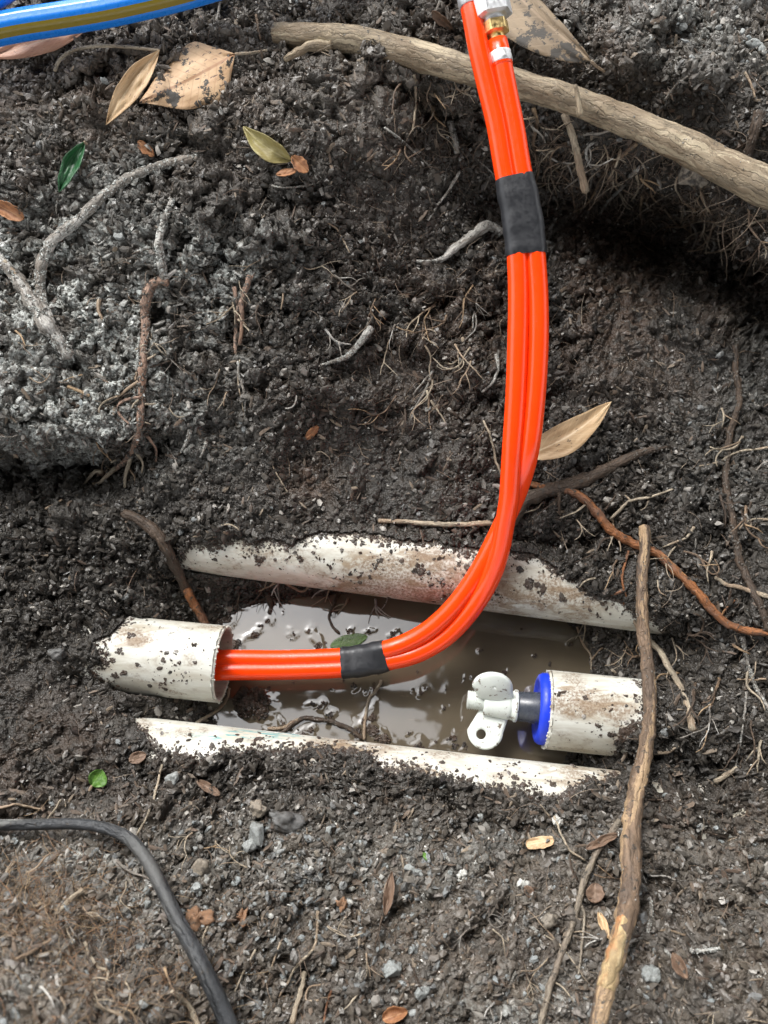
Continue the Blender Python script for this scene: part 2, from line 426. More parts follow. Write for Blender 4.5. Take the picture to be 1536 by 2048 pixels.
# arc-length style noise coordinates
def arc(P):
    dx = np.linalg.norm(np.diff(P, axis=1), axis=2); dy = np.linalg.norm(np.diff(P, axis=0), axis=2)
    s = np.concatenate([np.zeros((1, P.shape[1])), np.cumsum(dy, 0)], 0)
    return P[..., 0], s
AX, AY = arc(P0)
AX = AX+5; AY = AY+5
inner = sstep(-.03, .05, Z)
big = (fbm(AX*11, AY*11, 3, 0)-.5)*.030+(fbm(AX*34, AY*34, 3, 2)-.5)*.013
wobA = (fbm(PX/26, PY/26, 4, 1)-.5)*60; wobB = (fbm(PX/26+50, PY/26, 4, 2)-.5)*60
c1, r1 = clods(AX*38, AY*38, 0)
big = big+(c1-.35)*.012*sstep(.42, .6, fbm(AX*14+9, AY*14, 2, 3))
Z = Z+big*(.25+.75*sstep(.0, .06, Z))
for (cx, cy, rx, ry, hh) in ((412,262,34,34,.016),(1400,150,58,40,.020),(1520,490,52,36,.030),(1255,85,66,50,.020),(1330,20,60,40,.014),(1150,40,50,30,.008),(300,885,60,18,-.014),(150,915,120,16,-.014),
                            (700,790,90,30,.012),(350,380,40,30,.008),(640,600,80,40,.010),(1000,640,50,60,-.014),(1230,760,80,40,.010),(900,560,60,26,.012),(560,480,70,30,.010),(820,680,40,22,.012),(1390,640,90,30,.012)):
    e = ((PX-cx+wobA*.8)/rx)**2+((PY-cy+wobB*.8)/ry)**2
    Z = Z+hh*np.exp(-e**1.6)
lipy = np.interp(PX, [700, 860, 980, 1080, 1200, 1330, 1450, 1536, 1700], [150, 175, 300, 300, 345, 395, 440, 520, 600])+wobA*.35
hol = np.interp(PX, [760, 850, 930, 1000, 1090, 1200, 1330, 1480, 1600, 1750], [0, .026, .020, .012, .040, .062, .072, .070, .050, 0])
Z = Z-hol*sstep(lipy-10, lipy+26, PY)*(1-sstep(lipy+90, lipy+260, PY))
ledy = np.interp(PX, [-200, 0, 100, 200, 290, 340, 420, 520], [905, 895, 925, 920, 895, 860, 840, 830])+wobB*.3
led = np.interp(PX, [-200, 0, 230, 330, 420], [.026, .026, .022, .010, 0])
Z = Z-led*sstep(ledy-6, ledy+12, PY)*(1-sstep(ledy+30, ledy+110, PY))
# pipes: axis end points (pixel, height), radius and the outline where soil covers them
PR = .030
def ax_pts(a, b): return at_z(a[0], a[1], a[2]), at_z(b[0], b[1], b[2])
PIPES = {
 'left': ax_pts((446, 1328, .030), (60, 1290, .026)),
 'right': ax_pts((1092, 1418, .030), (1520, 1462, .034)),
 'upper': ax_pts((120, 1034, .036), (1640, 1236, .036)),
 'lower': ax_pts((60, 1490, .030), (1540, 1660, .030))}
wob = (fbm(PX/22, PY/22, 4, 1)-.5)*44
wob2 = (fbm(PX/9, PY/9, 3, 3)-.5)*20
def pl(xs, ys, q): return np.interp(q, xs, ys)
UE = np.array([0, -7])+np.array([(-50, 1160), (350, 1150), (369, 1120), (380, 1090), (425, 1098), (470, 1080), (500, 1096), (535, 1080), (580, 1098), (612, 1080), (645, 1070), (735, 1072), (800, 1088), (868, 1088), (908, 1100), (960, 1105), (1018, 1108), (1078, 1120), (1118, 1148), (1160, 1178), (1193, 1194), (1245, 1206), (1268, 1232), (1312, 1244), (1335, 1290), (1900, 1420)], float)
LE = np.array([(-50, 1250), (235, 1250), (262, 1435), (280, 1458), (310, 1500), (400, 1522), (440, 1508), (560, 1502), (600, 1510), (650, 1498), (735, 1508), (765, 1538), (800, 1545), (890, 1556), (950, 1572), (1008, 1580), (1070, 1592), (1118, 1600), (1150, 1578), (1240, 1550), (1275, 1535), (1295, 1400), (1900, 1300)], float)
LL = np.array([(1200, 265), (1245, 250), (1268, 222), (1282, 182), (1300, 205), (1325, 200), (1340, 180), (1360, 196), (1380, 232), (1395, 285), (1450, 380)], float)
RRr = np.array([(1300, 1292), (1380, 1288), (1430, 1288), (1450, 1282), (1470, 1262), (1500, 1240), (1540, 1200)], float)
COVER = {
 'upper': np.minimum(pl(UE[:, 0], UE[:, 1], PX)-PY, 60)+wob*.25+wob2*.5,
 'lower': PY-pl(LE[:, 0], LE[:, 1], PX)+wob*.6+wob2*.7,
 'left': pl(LL[:, 0], LL[:, 1], PY)-PX+wob*.5+wob2*.5,
 'right': PX-pl(RRr[:, 0], RRr[:, 1], PY)+wob*.35+wob2*.4}
D = ray(PX, PY)
def cyl_front(A, B, r):
    a = (B-A)/np.linalg.norm(B-A); q = CAM-A
    d = D-(D@a)[..., None]*a; e = q-(q@a)*a
    aa = (d*d).sum(-1); bb = 2*(d@e); cc = e@e-r*r; disc = bb*bb-4*aa*cc
    t = np.where(disc > 0, (-bb-np.sqrt(np.maximum(disc, 0)))/(2*aa), np.nan)
    return t, (t*(D@a)+q@a)
for k, (A, B) in PIPES.items():
    t, s = cyl_front(A, B, PR); L = np.linalg.norm(B-A)
    hit = np.isfinite(t) & (s > -.001) & (s < L)
    zp = CAM[2]+t*D[..., 2]; zp = np.where(hit, zp, 0)
    cov = sstep(-3.5, 3.5, COVER[k])
    tgt = np.where(cov > .5, np.maximum(Z, zp+.0025), np.minimum(Z, zp-.008))
    tgt = (zp-.012)+(zp+.0035-(zp-.012))*cov
    tgt = np.where(cov > .02, np.where(cov > .98, np.maximum(Z, zp+.003), tgt), np.minimum(Z, zp-.012))
    Z = np.where(hit, tgt, Z)
P0 = at_z(PX, PY, Z)
def grid_normals(P):
    dx = np.gradient(P, axis=1); dy = np.gradient(P, axis=0)
    n = np.cross(dx, -dy); n /= np.linalg.norm(n, axis=2)[..., None]+1e-12
    return n
# smoothed normals (on a coarse blur) keep the displacement well behaved
def blur(A, k):
    for axis in (0, 1):
        S = np.cumsum(np.concatenate([np.repeat(np.take(A, [0], axis), k, axis), A, np.repeat(np.take(A, [-1], axis), k, axis)], axis), axis)
        n = A.shape[axis]
        A = (np.take(S, range(2*k, 2*k+n), axis)-np.take(S, range(0, n), axis))/(2*k)
    return A
N0 = grid_normals(P0)
NS = blur(N0, 6); NS /= np.linalg.norm(NS, axis=2)[..., None]
zone = fbm(AX*18+3, AY*18+7, 3, 4)
rough_amt = .55+.9*sstep(.35, .62, zone)
wetzone = np.clip(1.0-Z/.05, 0, 1)
c2, r2 = clods(AX*85+1.7, AY*85, 1)
c3, r3 = clods(AX*170, AY*170+3.1, 2)
c4, r4 = clods(AX*340+8, AY*340, 3)
c5, r5 = clods(AX*640+2, AY*640, 0)
def ridge(x, y, k): return 1-np.abs(2*vnoise(x, y, k)-1)
rd = ridge(AX*95, AY*95+5, 2)*.5+ridge(AX*210+3, AY*210, 4)*.3+ridge(AX*430, AY*430+7, 1)*.2
rough_amt = rough_amt*(1-.45*np.exp(-(((PX-700)/330)**2+((PY-930)/170)**2)))
SMOOTH = sstep(.50, .62, fbm(AX*9+40, AY*9+3, 4, 5)+.16*np.exp(-(((PX-760)/380)**2+((PY-900)/210)**2))-.10*sstep(1560, 1700, PY)+.10*np.exp(-(((PX-150)/200)**2+((PY-780)/110)**2)))
rough_amt = rough_amt*(1-.55*SMOOTH)*(1+1.1*sstep(lipy+5, lipy+60, PY)*(1-sstep(lipy+150, lipy+260, PY))*sstep(1000, 1150, PX))
h = (c2-.4)*.0070*rough_amt+(c3-.4)*.0034*(.6+.5*rough_amt)+((c4-.4)*.0019+(c5-.4)*.0009)*(1-.45*SMOOTH)+(rd-.6)*.0065*rough_amt*(1+.5*SMOOTH)+(fbm(AX*60+9, AY*26, 4, 3)-.5)*.008*SMOOTH
fine_amt = (1-.55*wetzone)
# keep the crumbs from swallowing the exposed pipes
nearpipe = np.zeros_like(Z)
for k, (A, B) in PIPES.items():
    t, s = cyl_front(A, B, PR*1.02); L = np.linalg.norm(B-A)
    nearpipe = np.maximum(nearpipe, (np.isfinite(t) & (s > 0) & (s < L) & (COVER[k] < 8)).astype(float))
h = h*fine_amt*(1-.5*nearpipe)
P1 = P0+NS*h[..., None]
N1 = grid_normals(P1)
# soil colour masks: x = ash, y = brown, z = wet (what the soil is made of, as the photograph shows it)
def blob(cx, cy, rx, ry): return np.exp(-(((PX-cx)/rx)**2+((PY-cy)/ry)**2))
nz = fbm(PX/60, PY/60, 4, 2)
ash = 1.15*blob(90, 640, 230, 200)+.35*blob(380, 560, 160, 90)+.55*blob(260, 800, 170, 130)+.5*blob(330, 560, 210, 90)+.6*blob(20, 520, 160, 90)+.3*blob(120, 860, 200, 80)
ash += .9*blob(1010, 1990, 110, 55)+.6*blob(180, 1710, 130, 45)+.5*blob(300, 1830, 70, 60)+.25*blob(450, 530, 160, 60)+.35*blob(210, 330, 120, 60)
ash += .35*blob(1330, 60, 220, 90)+.18*blob(1480, 820, 120, 200)+.25*blob(60, 1990, 120, 80)+.22*blob(800, 1700, 420, 100)
ash = np.clip(ash, 0, 1)*sstep(.28, .58, nz)*(.25+1.0*r3)*(.35+1.0*sstep(.2, .75, c2*.6+c3*.5))
brown = .8*blob(120, 200, 420, 160)+.5*blob(1200, 560, 260, 160)+.9*blob(130, 1900, 260, 190)+.5*blob(800, 1900, 900, 260)+.5*blob(1050, 60, 380, 120)
brown += .7*blob(620, 960, 60, 50)+.4*blob(30, 1500, 300, 120)+.5*blob(1480, 1800, 200, 200)
brown = np.clip(brown+.35*blob(1000, 650, 500, 350), 0, 1)*sstep(.25, .6, fbm(PX/90+5, PY/90, 3, 5))
wet = np.clip(.25+wetzone+.8*blob(1300, 1300, 350, 350)+.6*blob(900, 700, 500, 350)-.6*blob(100, 640, 260, 260)+.5*blob(650, 1570, 350, 70), 0, 1)
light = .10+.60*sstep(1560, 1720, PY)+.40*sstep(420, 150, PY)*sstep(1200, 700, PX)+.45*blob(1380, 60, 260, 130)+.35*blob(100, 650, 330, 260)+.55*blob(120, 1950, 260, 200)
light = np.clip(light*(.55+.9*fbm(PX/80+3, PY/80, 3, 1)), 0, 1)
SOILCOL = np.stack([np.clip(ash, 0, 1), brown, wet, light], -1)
nr, nc = Z.shape
idx = np.arange(nr*nc).reshape(nr, nc)
Q = np.stack([idx[:-1, :-1], idx[1:, :-1], idx[1:, 1:], idx[:-1, 1:]], -1).reshape(-1, 4)
# apron: the ground runs on to the horizon
loop = np.concatenate([idx[0, :-1:8], idx[:-1:8, -1], idx[-1, :0:-8], idx[:0:-8, 0]])
def apron():
    # full boundary loop, same vertex count for each ring
    lp = np.concatenate([idx[0, :-1], idx[:-1, -1], idx[-1, :0:-1], idx[:0:-1, 0]])
    flat = P1.reshape(-1, 3); cols = SOILCOL.reshape(-1, 4); V = [flat]; Cc = [cols]; faces = [Q]; prev = lp; n = len(flat)
    ctr = flat[lp].mean(0)
    for s, zz in ((1.6, .2), (4, .2), (15, .2), (80, .2), (400, .2)):
        W = flat[lp].copy(); W[:, :2] = ctr[:2]+(W[:, :2]-ctr[:2])*s; W[:, 2] = .22+(fbm(W[:, 0]*3+50, W[:, 1]*3+50, 3)-.5)*.05*min(s, 6)
        ids = np.arange(n, n+len(W)); n += len(W); V.append(W); Cc.append(np.tile([[.1, .5, .2, 1]], (len(W), 1)))
        a = prev; b = np.roll(prev, -1); c = np.roll(ids, -1); d = ids
        faces.append(np.stack([a, d, c, b], -1)); prev = ids
    return np.vstack(V), np.concatenate(faces), np.vstack(Cc)
M_SOIL = mk_soil(); M_CRUMB = mk_crumb()
Vt, Ft, Ct = apron()
Ft = Ft[:, ::-1] if N1[nr//2, nc//2, 2] < 0 else Ft
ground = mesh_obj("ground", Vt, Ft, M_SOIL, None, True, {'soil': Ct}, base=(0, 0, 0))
tag(ground, "dark wet crumbly soil forming the dug trench and its banks", "soil", kind='structure')
N1 = N1 if N1[nr//2, nc//2, 2] > 0 else -N1
# ground queries -------------------------------------------------
def gi(px, py):
    return np.clip(np.searchsorted(YS, py), 0, nr-1), np.clip(np.searchsorted(XS, px), 0, nc-1)
DEPTH = (P1-CAM)@FW
_t = 6
DB = DEPTH[::_t, ::_t]
gx, gy, DEPTHP = project(P1)
def build_zbuf():
    Wd, Hd, s = 420, 520, 5.0   # 5 px cells from -300
    zb = np.full((Hd, Wd), np.inf)
    ix = ((gx+300)/s).astype(int).ravel(); iy = ((gy+300)/s).astype(int).ravel(); d = DEPTHP.ravel()
    ok = (ix >= 0) & (ix < Wd) & (iy >= 0) & (iy < Hd)
    np.minimum.at(zb, (iy[ok], ix[ok]), d[ok])
    return zb
ZB = build_zbuf()
ZB = np.where(np.isfinite(ZB), ZB, np.nan)
_m = np.isnan(ZB); ZB[_m] = np.interp(np.flatnonzero(_m), np.flatnonzero(~_m), ZB[~_m])
def gdepth(px, py):
    """camera-axis depth of the nearest soil in the 5 px cell (bilinear)"""
    fx = np.clip((np.asarray(px, float)+300)/5-.5, 0, 418); fy = np.clip((np.asarray(py, float)+300)/5-.5, 0, 518)
    ix = fx.astype(int); iy = fy.astype(int); u = fx-ix; v = fy-iy
    return (ZB[iy, ix]*(1-u)+ZB[iy, ix+1]*u)*(1-v)+(ZB[iy+1, ix]*(1-u)+ZB[iy+1, ix+1]*u)*v
def smooth1(a, k):
    if k < 1: return a
    p = np.concatenate([np.full(k, a[0]), a, np.full(k, a[-1])]); c = np.convolve(p, np.ones(2*k+1)/(2*k+1), 'valid'); return c

def root_path(pts, lift=0.6, wob=0.0, smooth=6, step=6.0, rpx=None, zmin=None):
    """pixel polyline laid on the soil; lift in radii, or pts with a 3rd value: metres above the soil"""
    pts = np.array([tuple(p)+((0.,) if len(p) == 2 else ()) for p in pts], float)
    L = np.linalg.norm(np.diff(pts[:, :2], axis=0), axis=1).sum(); n = max(6, int(L/step))
    q = catmull(pts, n)
    if wob:
        s0 = random.random()*50; t = np.arange(n)*step
        q[:, 0] += (fbm(t/26+s0, t*0+.5, 3)-.5)*wob*2; q[:, 1] += (fbm(t/26+s0+31, t*0+.5, 3, 2)-.5)*wob*2
    d = gdepth(q[:, 0], q[:, 1])
    d2 = smooth1(d, smooth)
    return q, d2, n
def lay_root(mb, pts, w0, w1, lift=.5, wob=0., smooth=6, lump=.35, sides=10, step=6., m=0, knob=0., tap=None, col=None, end_bury=0):
    q, d, n = root_path(pts, wob=wob, smooth=smooth, step=step)
    wpx = np.interp(np.linspace(0, 1, n), [0, 1] if tap is None else np.linspace(0, 1, len(tap)), [w0, w1] if tap is None else tap)
    r = wpx/2/F*d
    dd = d-r*lift-q[:, 2]
    if end_bury:
        dd[:3] += r[:3]*2.2
    P = at_d(q[:, 0], q[:, 1], dd)
    # never under the water
    low = P[:, 2] < .001
    if low.any():
        Pz = at_z(q[:, 0], q[:, 1], np.full(n, .0015)); P[low] = Pz[low]
    tube(mb, P, r, sides, lump, m=m, knob=knob, col=col)
    return P
#@@OBJECTS
# ---------------------------------------------------------------- loose stuff lying on the soil
def icosphere(sub):
    t = (1+5**.5)/2
    V = np.array([(-1,t,0),(1,t,0),(-1,-t,0),(1,-t,0),(0,-1,t),(0,1,t),(0,-1,-t),(0,1,-t),(t,0,-1),(t,0,1),(-t,0,-1),(-t,0,1)], float)
    V /= np.linalg.norm(V[0])
    Fc = [(0,11,5),(0,5,1),(0,1,7),(0,7,10),(0,10,11),(1,5,9),(5,11,4),(11,10,2),(10,7,6),(7,1,8),(3,9,4),(3,4,2),(3,2,6),(3,6,8),(3,8,9),(4,9,5),(2,4,11),(6,2,10),(8,6,7),(9,8,1)]
    V = [tuple(v) for v in V]
    for _ in range(sub):
        c = {}; nf = []
        def mid(a, b):
            k = (min(a, b), max(a, b))
            if k not in c:
                p = np.array(V[a])+np.array(V[b]); p /= np.linalg.norm(p); c[k] = len(V); V.append(tuple(p))
            return c[k]
        for a, b, d in Fc:
            x, y, z = mid(a, b), mid(b, d), mid(d, a); nf += [(a, x, z), (b, y, x), (d, z, y), (x, y, z)]
        Fc = nf
    return np.array(V), np.array(Fc)
ICO0 = icosphere(0); ICO1 = icosphere(1); ICO2 = icosphere(2); ICO3 = icosphere(3)
inframe = (PX > -80) & (PX < 1616) & (PY > -80) & (PY < 2128)
OKI = np.flatnonzero((inframe & (Z > -.001) & (nearpipe < .5)).ravel())
P1f = P1.reshape(-1, 3); N1f = blur(N1, 2).reshape(-1, 3); COLf = SOILCOL.reshape(-1, 4)
def pick(n, weight=None):
    w_ = (DEPTHP.ravel()[OKI])**2
    if weight is not None: w_ = w_*np.clip(weight.ravel()[OKI], 0, None)
    c = np.cumsum(w_); return OKI[np.searchsorted(c, rng.random(n)*c[-1])]
def rand_rot(n, N=None, tiltn=.5):
    """random orthonormal frames; third axis near N"""
    if N is None: N = rng.normal(size=(n, 3))
    N = N+rng.normal(size=(n, 3))*tiltn; N /= np.linalg.norm(N, axis=1)[:, None]
    a = rng.normal(size=(n, 3)); a -= N*(a*N).sum(1)[:, None]; a /= np.linalg.norm(a, axis=1)[:, None]
    return a, np.cross(N, a), N
def scatter(name, n, tmpl, size, aniso, mat, weight=None, sink=.15, jitter=.28, tiltn=.6, smooth=False, power=2.5, flat=None):
    I = pick(n, weight); V, Fc = tmpl
    a, b, c = rand_rot(n, N1f[I], tiltn)
    s = size[0]+(size[1]-size[0])*rng.random(n)**power
    ax = aniso(n)
    W = np.tile(V[None], (n, 1, 1))*(1+jitter*(rng.random((n, len(V), 1))-.5)*2)
    W = W*(s[:, None]*ax)[:, None, :]
    G = W[..., 0:1]*a[:, None]+W[..., 1:2]*b[:, None]+W[..., 2:3]*c[:, None]
    G = G+(P1f[I]+N1f[I]*(s*ax[:, 2]*(1-2*sink))[:, None])[:, None]
    FF = (Fc[None]+(np.arange(n)*len(V))[:, None, None]).reshape(-1, 3)
    cc = np.repeat(COLf[I], len(V), 0)
    o = mesh_obj(name, G.reshape(-1, 3), FF, mat, None, smooth, {'soil': cc}, base=(0, 0, 0))
    return o
wz = sstep(.3, .65, fbm(PX/70+9, PY/70, 3, 5))
tag(scatter("soil_crumbs", 84000, ICO0, (.0006, .0034), lambda n: np.stack([.8+.9*rng.random(n), .55+.5*rng.random(n), .25+.4*rng.random(n)], 1),
    M_CRUMB, weight=(.35+wz)*(1-.72*SMOOTH), power=3.6, jitter=.45), "small wet crumbs of dark soil covering the banks of the hole", "soil crumbs", kind='stuff')
M_GRAV = mk_stone("grey_gravel", [(0, (.12, .12, .115)), (.25, (.20, .21, .21)), (.5, (.30, .33, .33)), (.7, (.17, .14, .12)), (.85, (.42, .42, .39)), (1, (.22, .20, .18))])
gw = 1.7*sstep(1560, 1720, PY)*(.35+2.2*blob(540, 1760, 300, 190)+.5*blob(1000, 1750, 500, 260))+.9*blob(1430, 70, 160, 110)+.12+.25*blob(100, 560, 300, 250)
tag(scatter("loose_gravel", 3800, ICO1, (.0006, .0030), lambda n: np.stack([.9+.8*rng.random(n), .6+.4*rng.random(n), .35+.35*rng.random(n)], 1),
    M_GRAV, weight=gw, power=2.6, smooth=False, sink=.3, jitter=.34), "fine pale grey gravel strewn over the near bank", "gravel", kind='stuff')
M_CHIP = mk_stone("wood_flecks", [(0, (.10, .065, .045)), (.3, (.16, .115, .08)), (.6, (.07, .05, .038)), (.8, (.28, .22, .155)), (1, (.10, .075, .058))], .6, .2)
cw = .25+.9*sstep(1480, 1620, PY)+.6*(PY < 330)
tag(scatter("bark_flecks", 6500, ICO0, (.0010, .0034), lambda n: np.stack([1.3+1.4*rng.random(n), .35+.3*rng.random(n), .12+.12*rng.random(n)], 1),
    M_CHIP, weight=cw, power=1.8, sink=.0, tiltn=.35), "thin brown bark and wood flecks littering the soil", "bark flecks", kind='stuff')
M_WHITE = NB("white_grit").set((.62, .60, .55), .5)
tag(scatter("white_grit", 1500, ICO0, (.0003, .0011), lambda n: np.stack([1+rng.random(n), .8+0*rng.random(n), .6+0*rng.random(n)], 1),
    M_WHITE, weight=.3+1.0*(PY < 600)+1.4*(PY > 1600), sink=0), "tiny white grit grains sprinkled in the dark soil", "grit", kind='stuff')
# fine hair roots: one mesh, thousands of curling threads
M_HAIR = mk_stone("hair_roots", [(0, (.16, .10, .065)), (.25, (.30, .22, .15)), (.5, (.085, .055, .04)), (.75, (.42, .34, .25)), (1, (.13, .085, .06))], .55, .1)
def hairs(name, n, length, rad, weight, label, grav=.35, K=9, up=.35, curl=.9):
    I = pick(n, weight); P = P1f[I].copy(); Nn = N1f[I]
    a, b, c = rand_rot(n, Nn, .4)
    L = length[0]+(length[1]-length[0])*rng.random(n)**2.0
    d = a+Nn*up*rng.random(n)[:, None]; d /= np.linalg.norm(d, axis=1)[:, None]
    R = (rad[0]+(rad[1]-rad[0])*rng.random(n)**2)*(.6+.4*L/length[1])
    pts = []; ds = L/(K-1); turn = rng.normal(size=(n, 3))*curl
    p = P-Nn*R[:, None]
    for k in range(K):
        pts.append(p.copy())
        turn = .6*turn+rng.normal(size=(n, 3))*curl*.6
        d = d+turn*.35; d[:, 2] -= grav*.12
        dn = (d*Nn).sum(1); d = d-Nn*(dn*.35)[:, None]
        d /= np.linalg.norm(d, axis=1)[:, None]; p = p+d*ds[:, None]
    X = np.stack(pts, 1); S = 4
    T = np.gradient(X, axis=1); T /= np.linalg.norm(T, axis=2)[..., None]+1e-12
    ref = Nn[:, None, :]+0*T; u = np.cross(T, ref); u /= np.linalg.norm(u, axis=2)[..., None]+1e-9; v = np.cross(T, u)
    an = np.arange(S)/S*2*np.pi
    rk = R[:, None]*np.linspace(1, .3, K)[None]
    V = X[:, :, None, :]+rk[..., None, None]*(np.cos(an)[None, None, :, None]*u[:, :, None]+np.sin(an)[None, None, :, None]*v[:, :, None])
    V = V.reshape(-1, 3); i = np.arange(K-1)[:, None]*S; j = np.arange(S)[None]; j2 = (j+1) % S
    q = np.stack([i+j, i+j2, i+S+j2, i+S+j], -1).reshape(-1, 4)
    Q_ = (q[None]+(np.arange(n)*K*S)[:, None, None]).reshape(-1, 4)
    return tag(mesh_obj(name, V, Q_, M_HAIR, None, True, None, base=(0, 0, 0)), label, "fine roots", kind='stuff')
hw = .3+1.3*blob(1180, 330, 330, 120)+.8*blob(1400, 480, 220, 200)+1.0*blob(900, 650, 160, 260)+.9*blob(150, 1900, 240, 160)+.5*blob(700, 90, 300, 60)+.4*blob(500, 620, 200, 150)+.6*blob(1350, 1150, 250, 200)+.35*(PY > 1650)
hairs("hair_roots", 4600, (.006, .030), (.00012, .00045), hw, "fine hair roots threading out of the dark soil")
hw2 = 1.2*blob(1150, 300, 240, 50)+blob(1380, 420, 190, 50)+.25*blob(880, 640, 130, 120)+.5*blob(860, 180, 120, 30)+.5*blob(1500, 520, 60, 90)+.12*blob(330, 560, 300, 60)+.15*blob(1300, 1350, 40, 200)
hairs("hanging_hair_roots", 900, (.015, .060), (.0002, .0007), hw2, "fringe of brown hair roots hanging beneath the thick branch", grav=2.2, K=14, up=1.6, curl=.8)

_mh = M_HAIR; M_HAIR = mk_stone("orange_fibres", [(0, (.30, .17, .09)), (.3, (.22, .12, .06)), (.6, (.36, .26, .15)), (1, (.16, .10, .06))], .7, .1)
hairs("orange_fibres", 1500, (.008, .030), (.00015, .0005), blob(90, 1830, 130, 90)+.7*blob(230, 1990, 160, 70)+.15*blob(470, 1836, 60, 30), "tangle of fine orange brown root fibres in the bottom left corner", up=1.4)
M_HAIR = _mh

# ---------------------------------------------------------------- water
def mk_water_mesh():
    deb = [(450,1240,26),(478,1215,10),(507,1268,16),(520,1252,9),(540,1235,13),(468,1300,12),(480,1288,18),(585,1265,12),(618,1262,7),(636,1282,24),(640,1300,10),
           (668,1225,9),(700,1262,12),(708,1282,9),(738,1265,10),(786,1268,11),(795,1276,8),(500,1400,30),(512,1420,22),(530,1430,14),(560,1445,12),(600,1470,16),(622,1462,14),
           (645,1410,12),(660,1432,14),(625,1408,8),(740,1432,22),(750,1465,26),(708,1372,10),(745,1374,11),(715,1470,18),(842,1385,9),(852,1378,6),(905,1478,14),(908,1492,10),(840,1494,18),(930,1495,10),
           (1070,1312,7),(1100,1330,8),(1140,1290,10),(960,1302,6),(1010,1345,8),(590,1340,9),(668,1352,11),(438,1365,8),(415,1440,16),(540,1462,12),(870,1490,12)]
    deb += [(random.gauss(560, 90), random.gauss(1330, 90), random.uniform(3, 6)) for _ in range(10)]+[(random.gauss(850, 150), random.gauss(1400, 70), random.uniform(2.5, 5)) for _ in range(22)]
    pts = np.array([at_z(p[0], p[1], 0.)[:2] for p in deb]); rad = np.array([p[2] for p in deb])/F*.66
    x0, x1, y0, y1 = -.24, .26, -.075, .135; s = .0009
    xs = np.arange(x0, x1, s); ys = np.arange(y0, y1, s); X, Y = np.meshgrid(xs, ys)
    H = (fbm(X*22, Y*22, 2)-.5)*.0005
    wx = (fbm(X*150, Y*150, 3, 2)-.5)*.006; wy = (fbm(X*150+40, Y*150, 3, 3)-.5)*.006
    for (cx, cy), r in zip(pts, rad):
        th = random.random()*3.14; el = random.uniform(.55, 1.0); ux_ = (X+wx*1.3-cx)*math.cos(th)+(Y+wy*1.3-cy)*math.sin(th); uy_ = -(X+wx*1.3-cx)*math.sin(th)+(Y+wy*1.3-cy)*math.cos(th)
        dd = np.sqrt((ux_*el)**2+(uy_/el)**2)/r*1.15
        H += .00036*np.exp(-np.maximum(dd-.5, 0)**2*3.5)*(r/.006)**.6
    Hh = X*0
    V = np.stack([X, Y, H-.0003], -1).reshape(-1, 3); m, n = X.shape; I = np.arange(m*n).reshape(m, n)
    Qw = np.stack([I[:-1, :-1], I[:-1, 1:], I[1:, 1:], I[1:, :-1]], -1).reshape(-1, 4)
    o = mesh_obj("puddle_water", V, Qw, mk_water(), None, True, None, base=(0, 0, 0))
    return tag(o, "muddy brown water standing in the bottom of the hole", "water", kind='structure'), deb
water, DEB = mk_water_mesh()
# half-sunk mud lumps that break the water
M_MUD = mk_soil(); M_MUD.name = "mud_lumps"
def lump_mesh(mb, ctr, rad, sub=ICO2, amp=.35, flat=.6, seed=None, m=0, ax=(1, 1), fr=2.2):
    V, Fc = sub; s0 = random.random()*90
    n = fbm(V[:, 0]*fr+s0, V[:, 1]*fr+V[:, 2]*1.7*fr/2+s0, 3, 1)+.6*fbm(V[:, 2]*fr*2+s0, V[:, 0]*fr*2-V[:, 1]*fr, 3, 3)
    r = 1+amp*(n-.8)*1.6
    W = V*r[:, None]*rad; W[:, 0] *= ax[0]; W[:, 1] *= ax[1]; W[:, 2] *= flat
    an = random.random()*6.28; W = np.stack([W[:, 0]*math.cos(an)-W[:, 1]*math.sin(an), W[:, 0]*math.sin(an)+W[:, 1]*math.cos(an), W[:, 2]], 1)
    mb.add(W+np.asarray(ctr), None, Fc, V*rad, m, np.tile([[.0, .6, .9, 0]], (len(V), 1)))
mb = MB()
for (x, y, r) in DEB:
    if r > 3.5 and (x, y) not in ((500, 1400), (512, 1420)):
        p = at_z(x, y, 0.); q = r/F*.66
        for _ in range(random.randint(2, 5)):
            f = random.uniform(.12, .38); lump_mesh(mb, p+[random.gauss(0, q*.34), random.gauss(0, q*.28), .0002+q*.02], q*f, ICO1 if f < .2 else ICO2, .9, .6, fr=3.2, ax=(random.uniform(.7, 1.8), 1))
tag(mb.build("mud_specks", M_MUD, None, False), "small wet mud specks breaking the surface of the puddle", "mud specks", kind='stuff')
mb = MB()
for i in range(240):
    a = random.random()*6.28; r = random.random()**.6*.014
    p = at_z(503, 1407, 0.)+[math.cos(a)*r*1.0, math.sin(a)*r*.95, random.random()*.007*(1-r/.016)]
    lump_mesh(mb, p, .0009+.0024*random.random()**2, ICO1, .6, .8)
tag(mb.build("mud_clump", M_MUD, None, False), "crumbly dark mud clump sitting in the puddle below the cut left pipe", "mud clump")

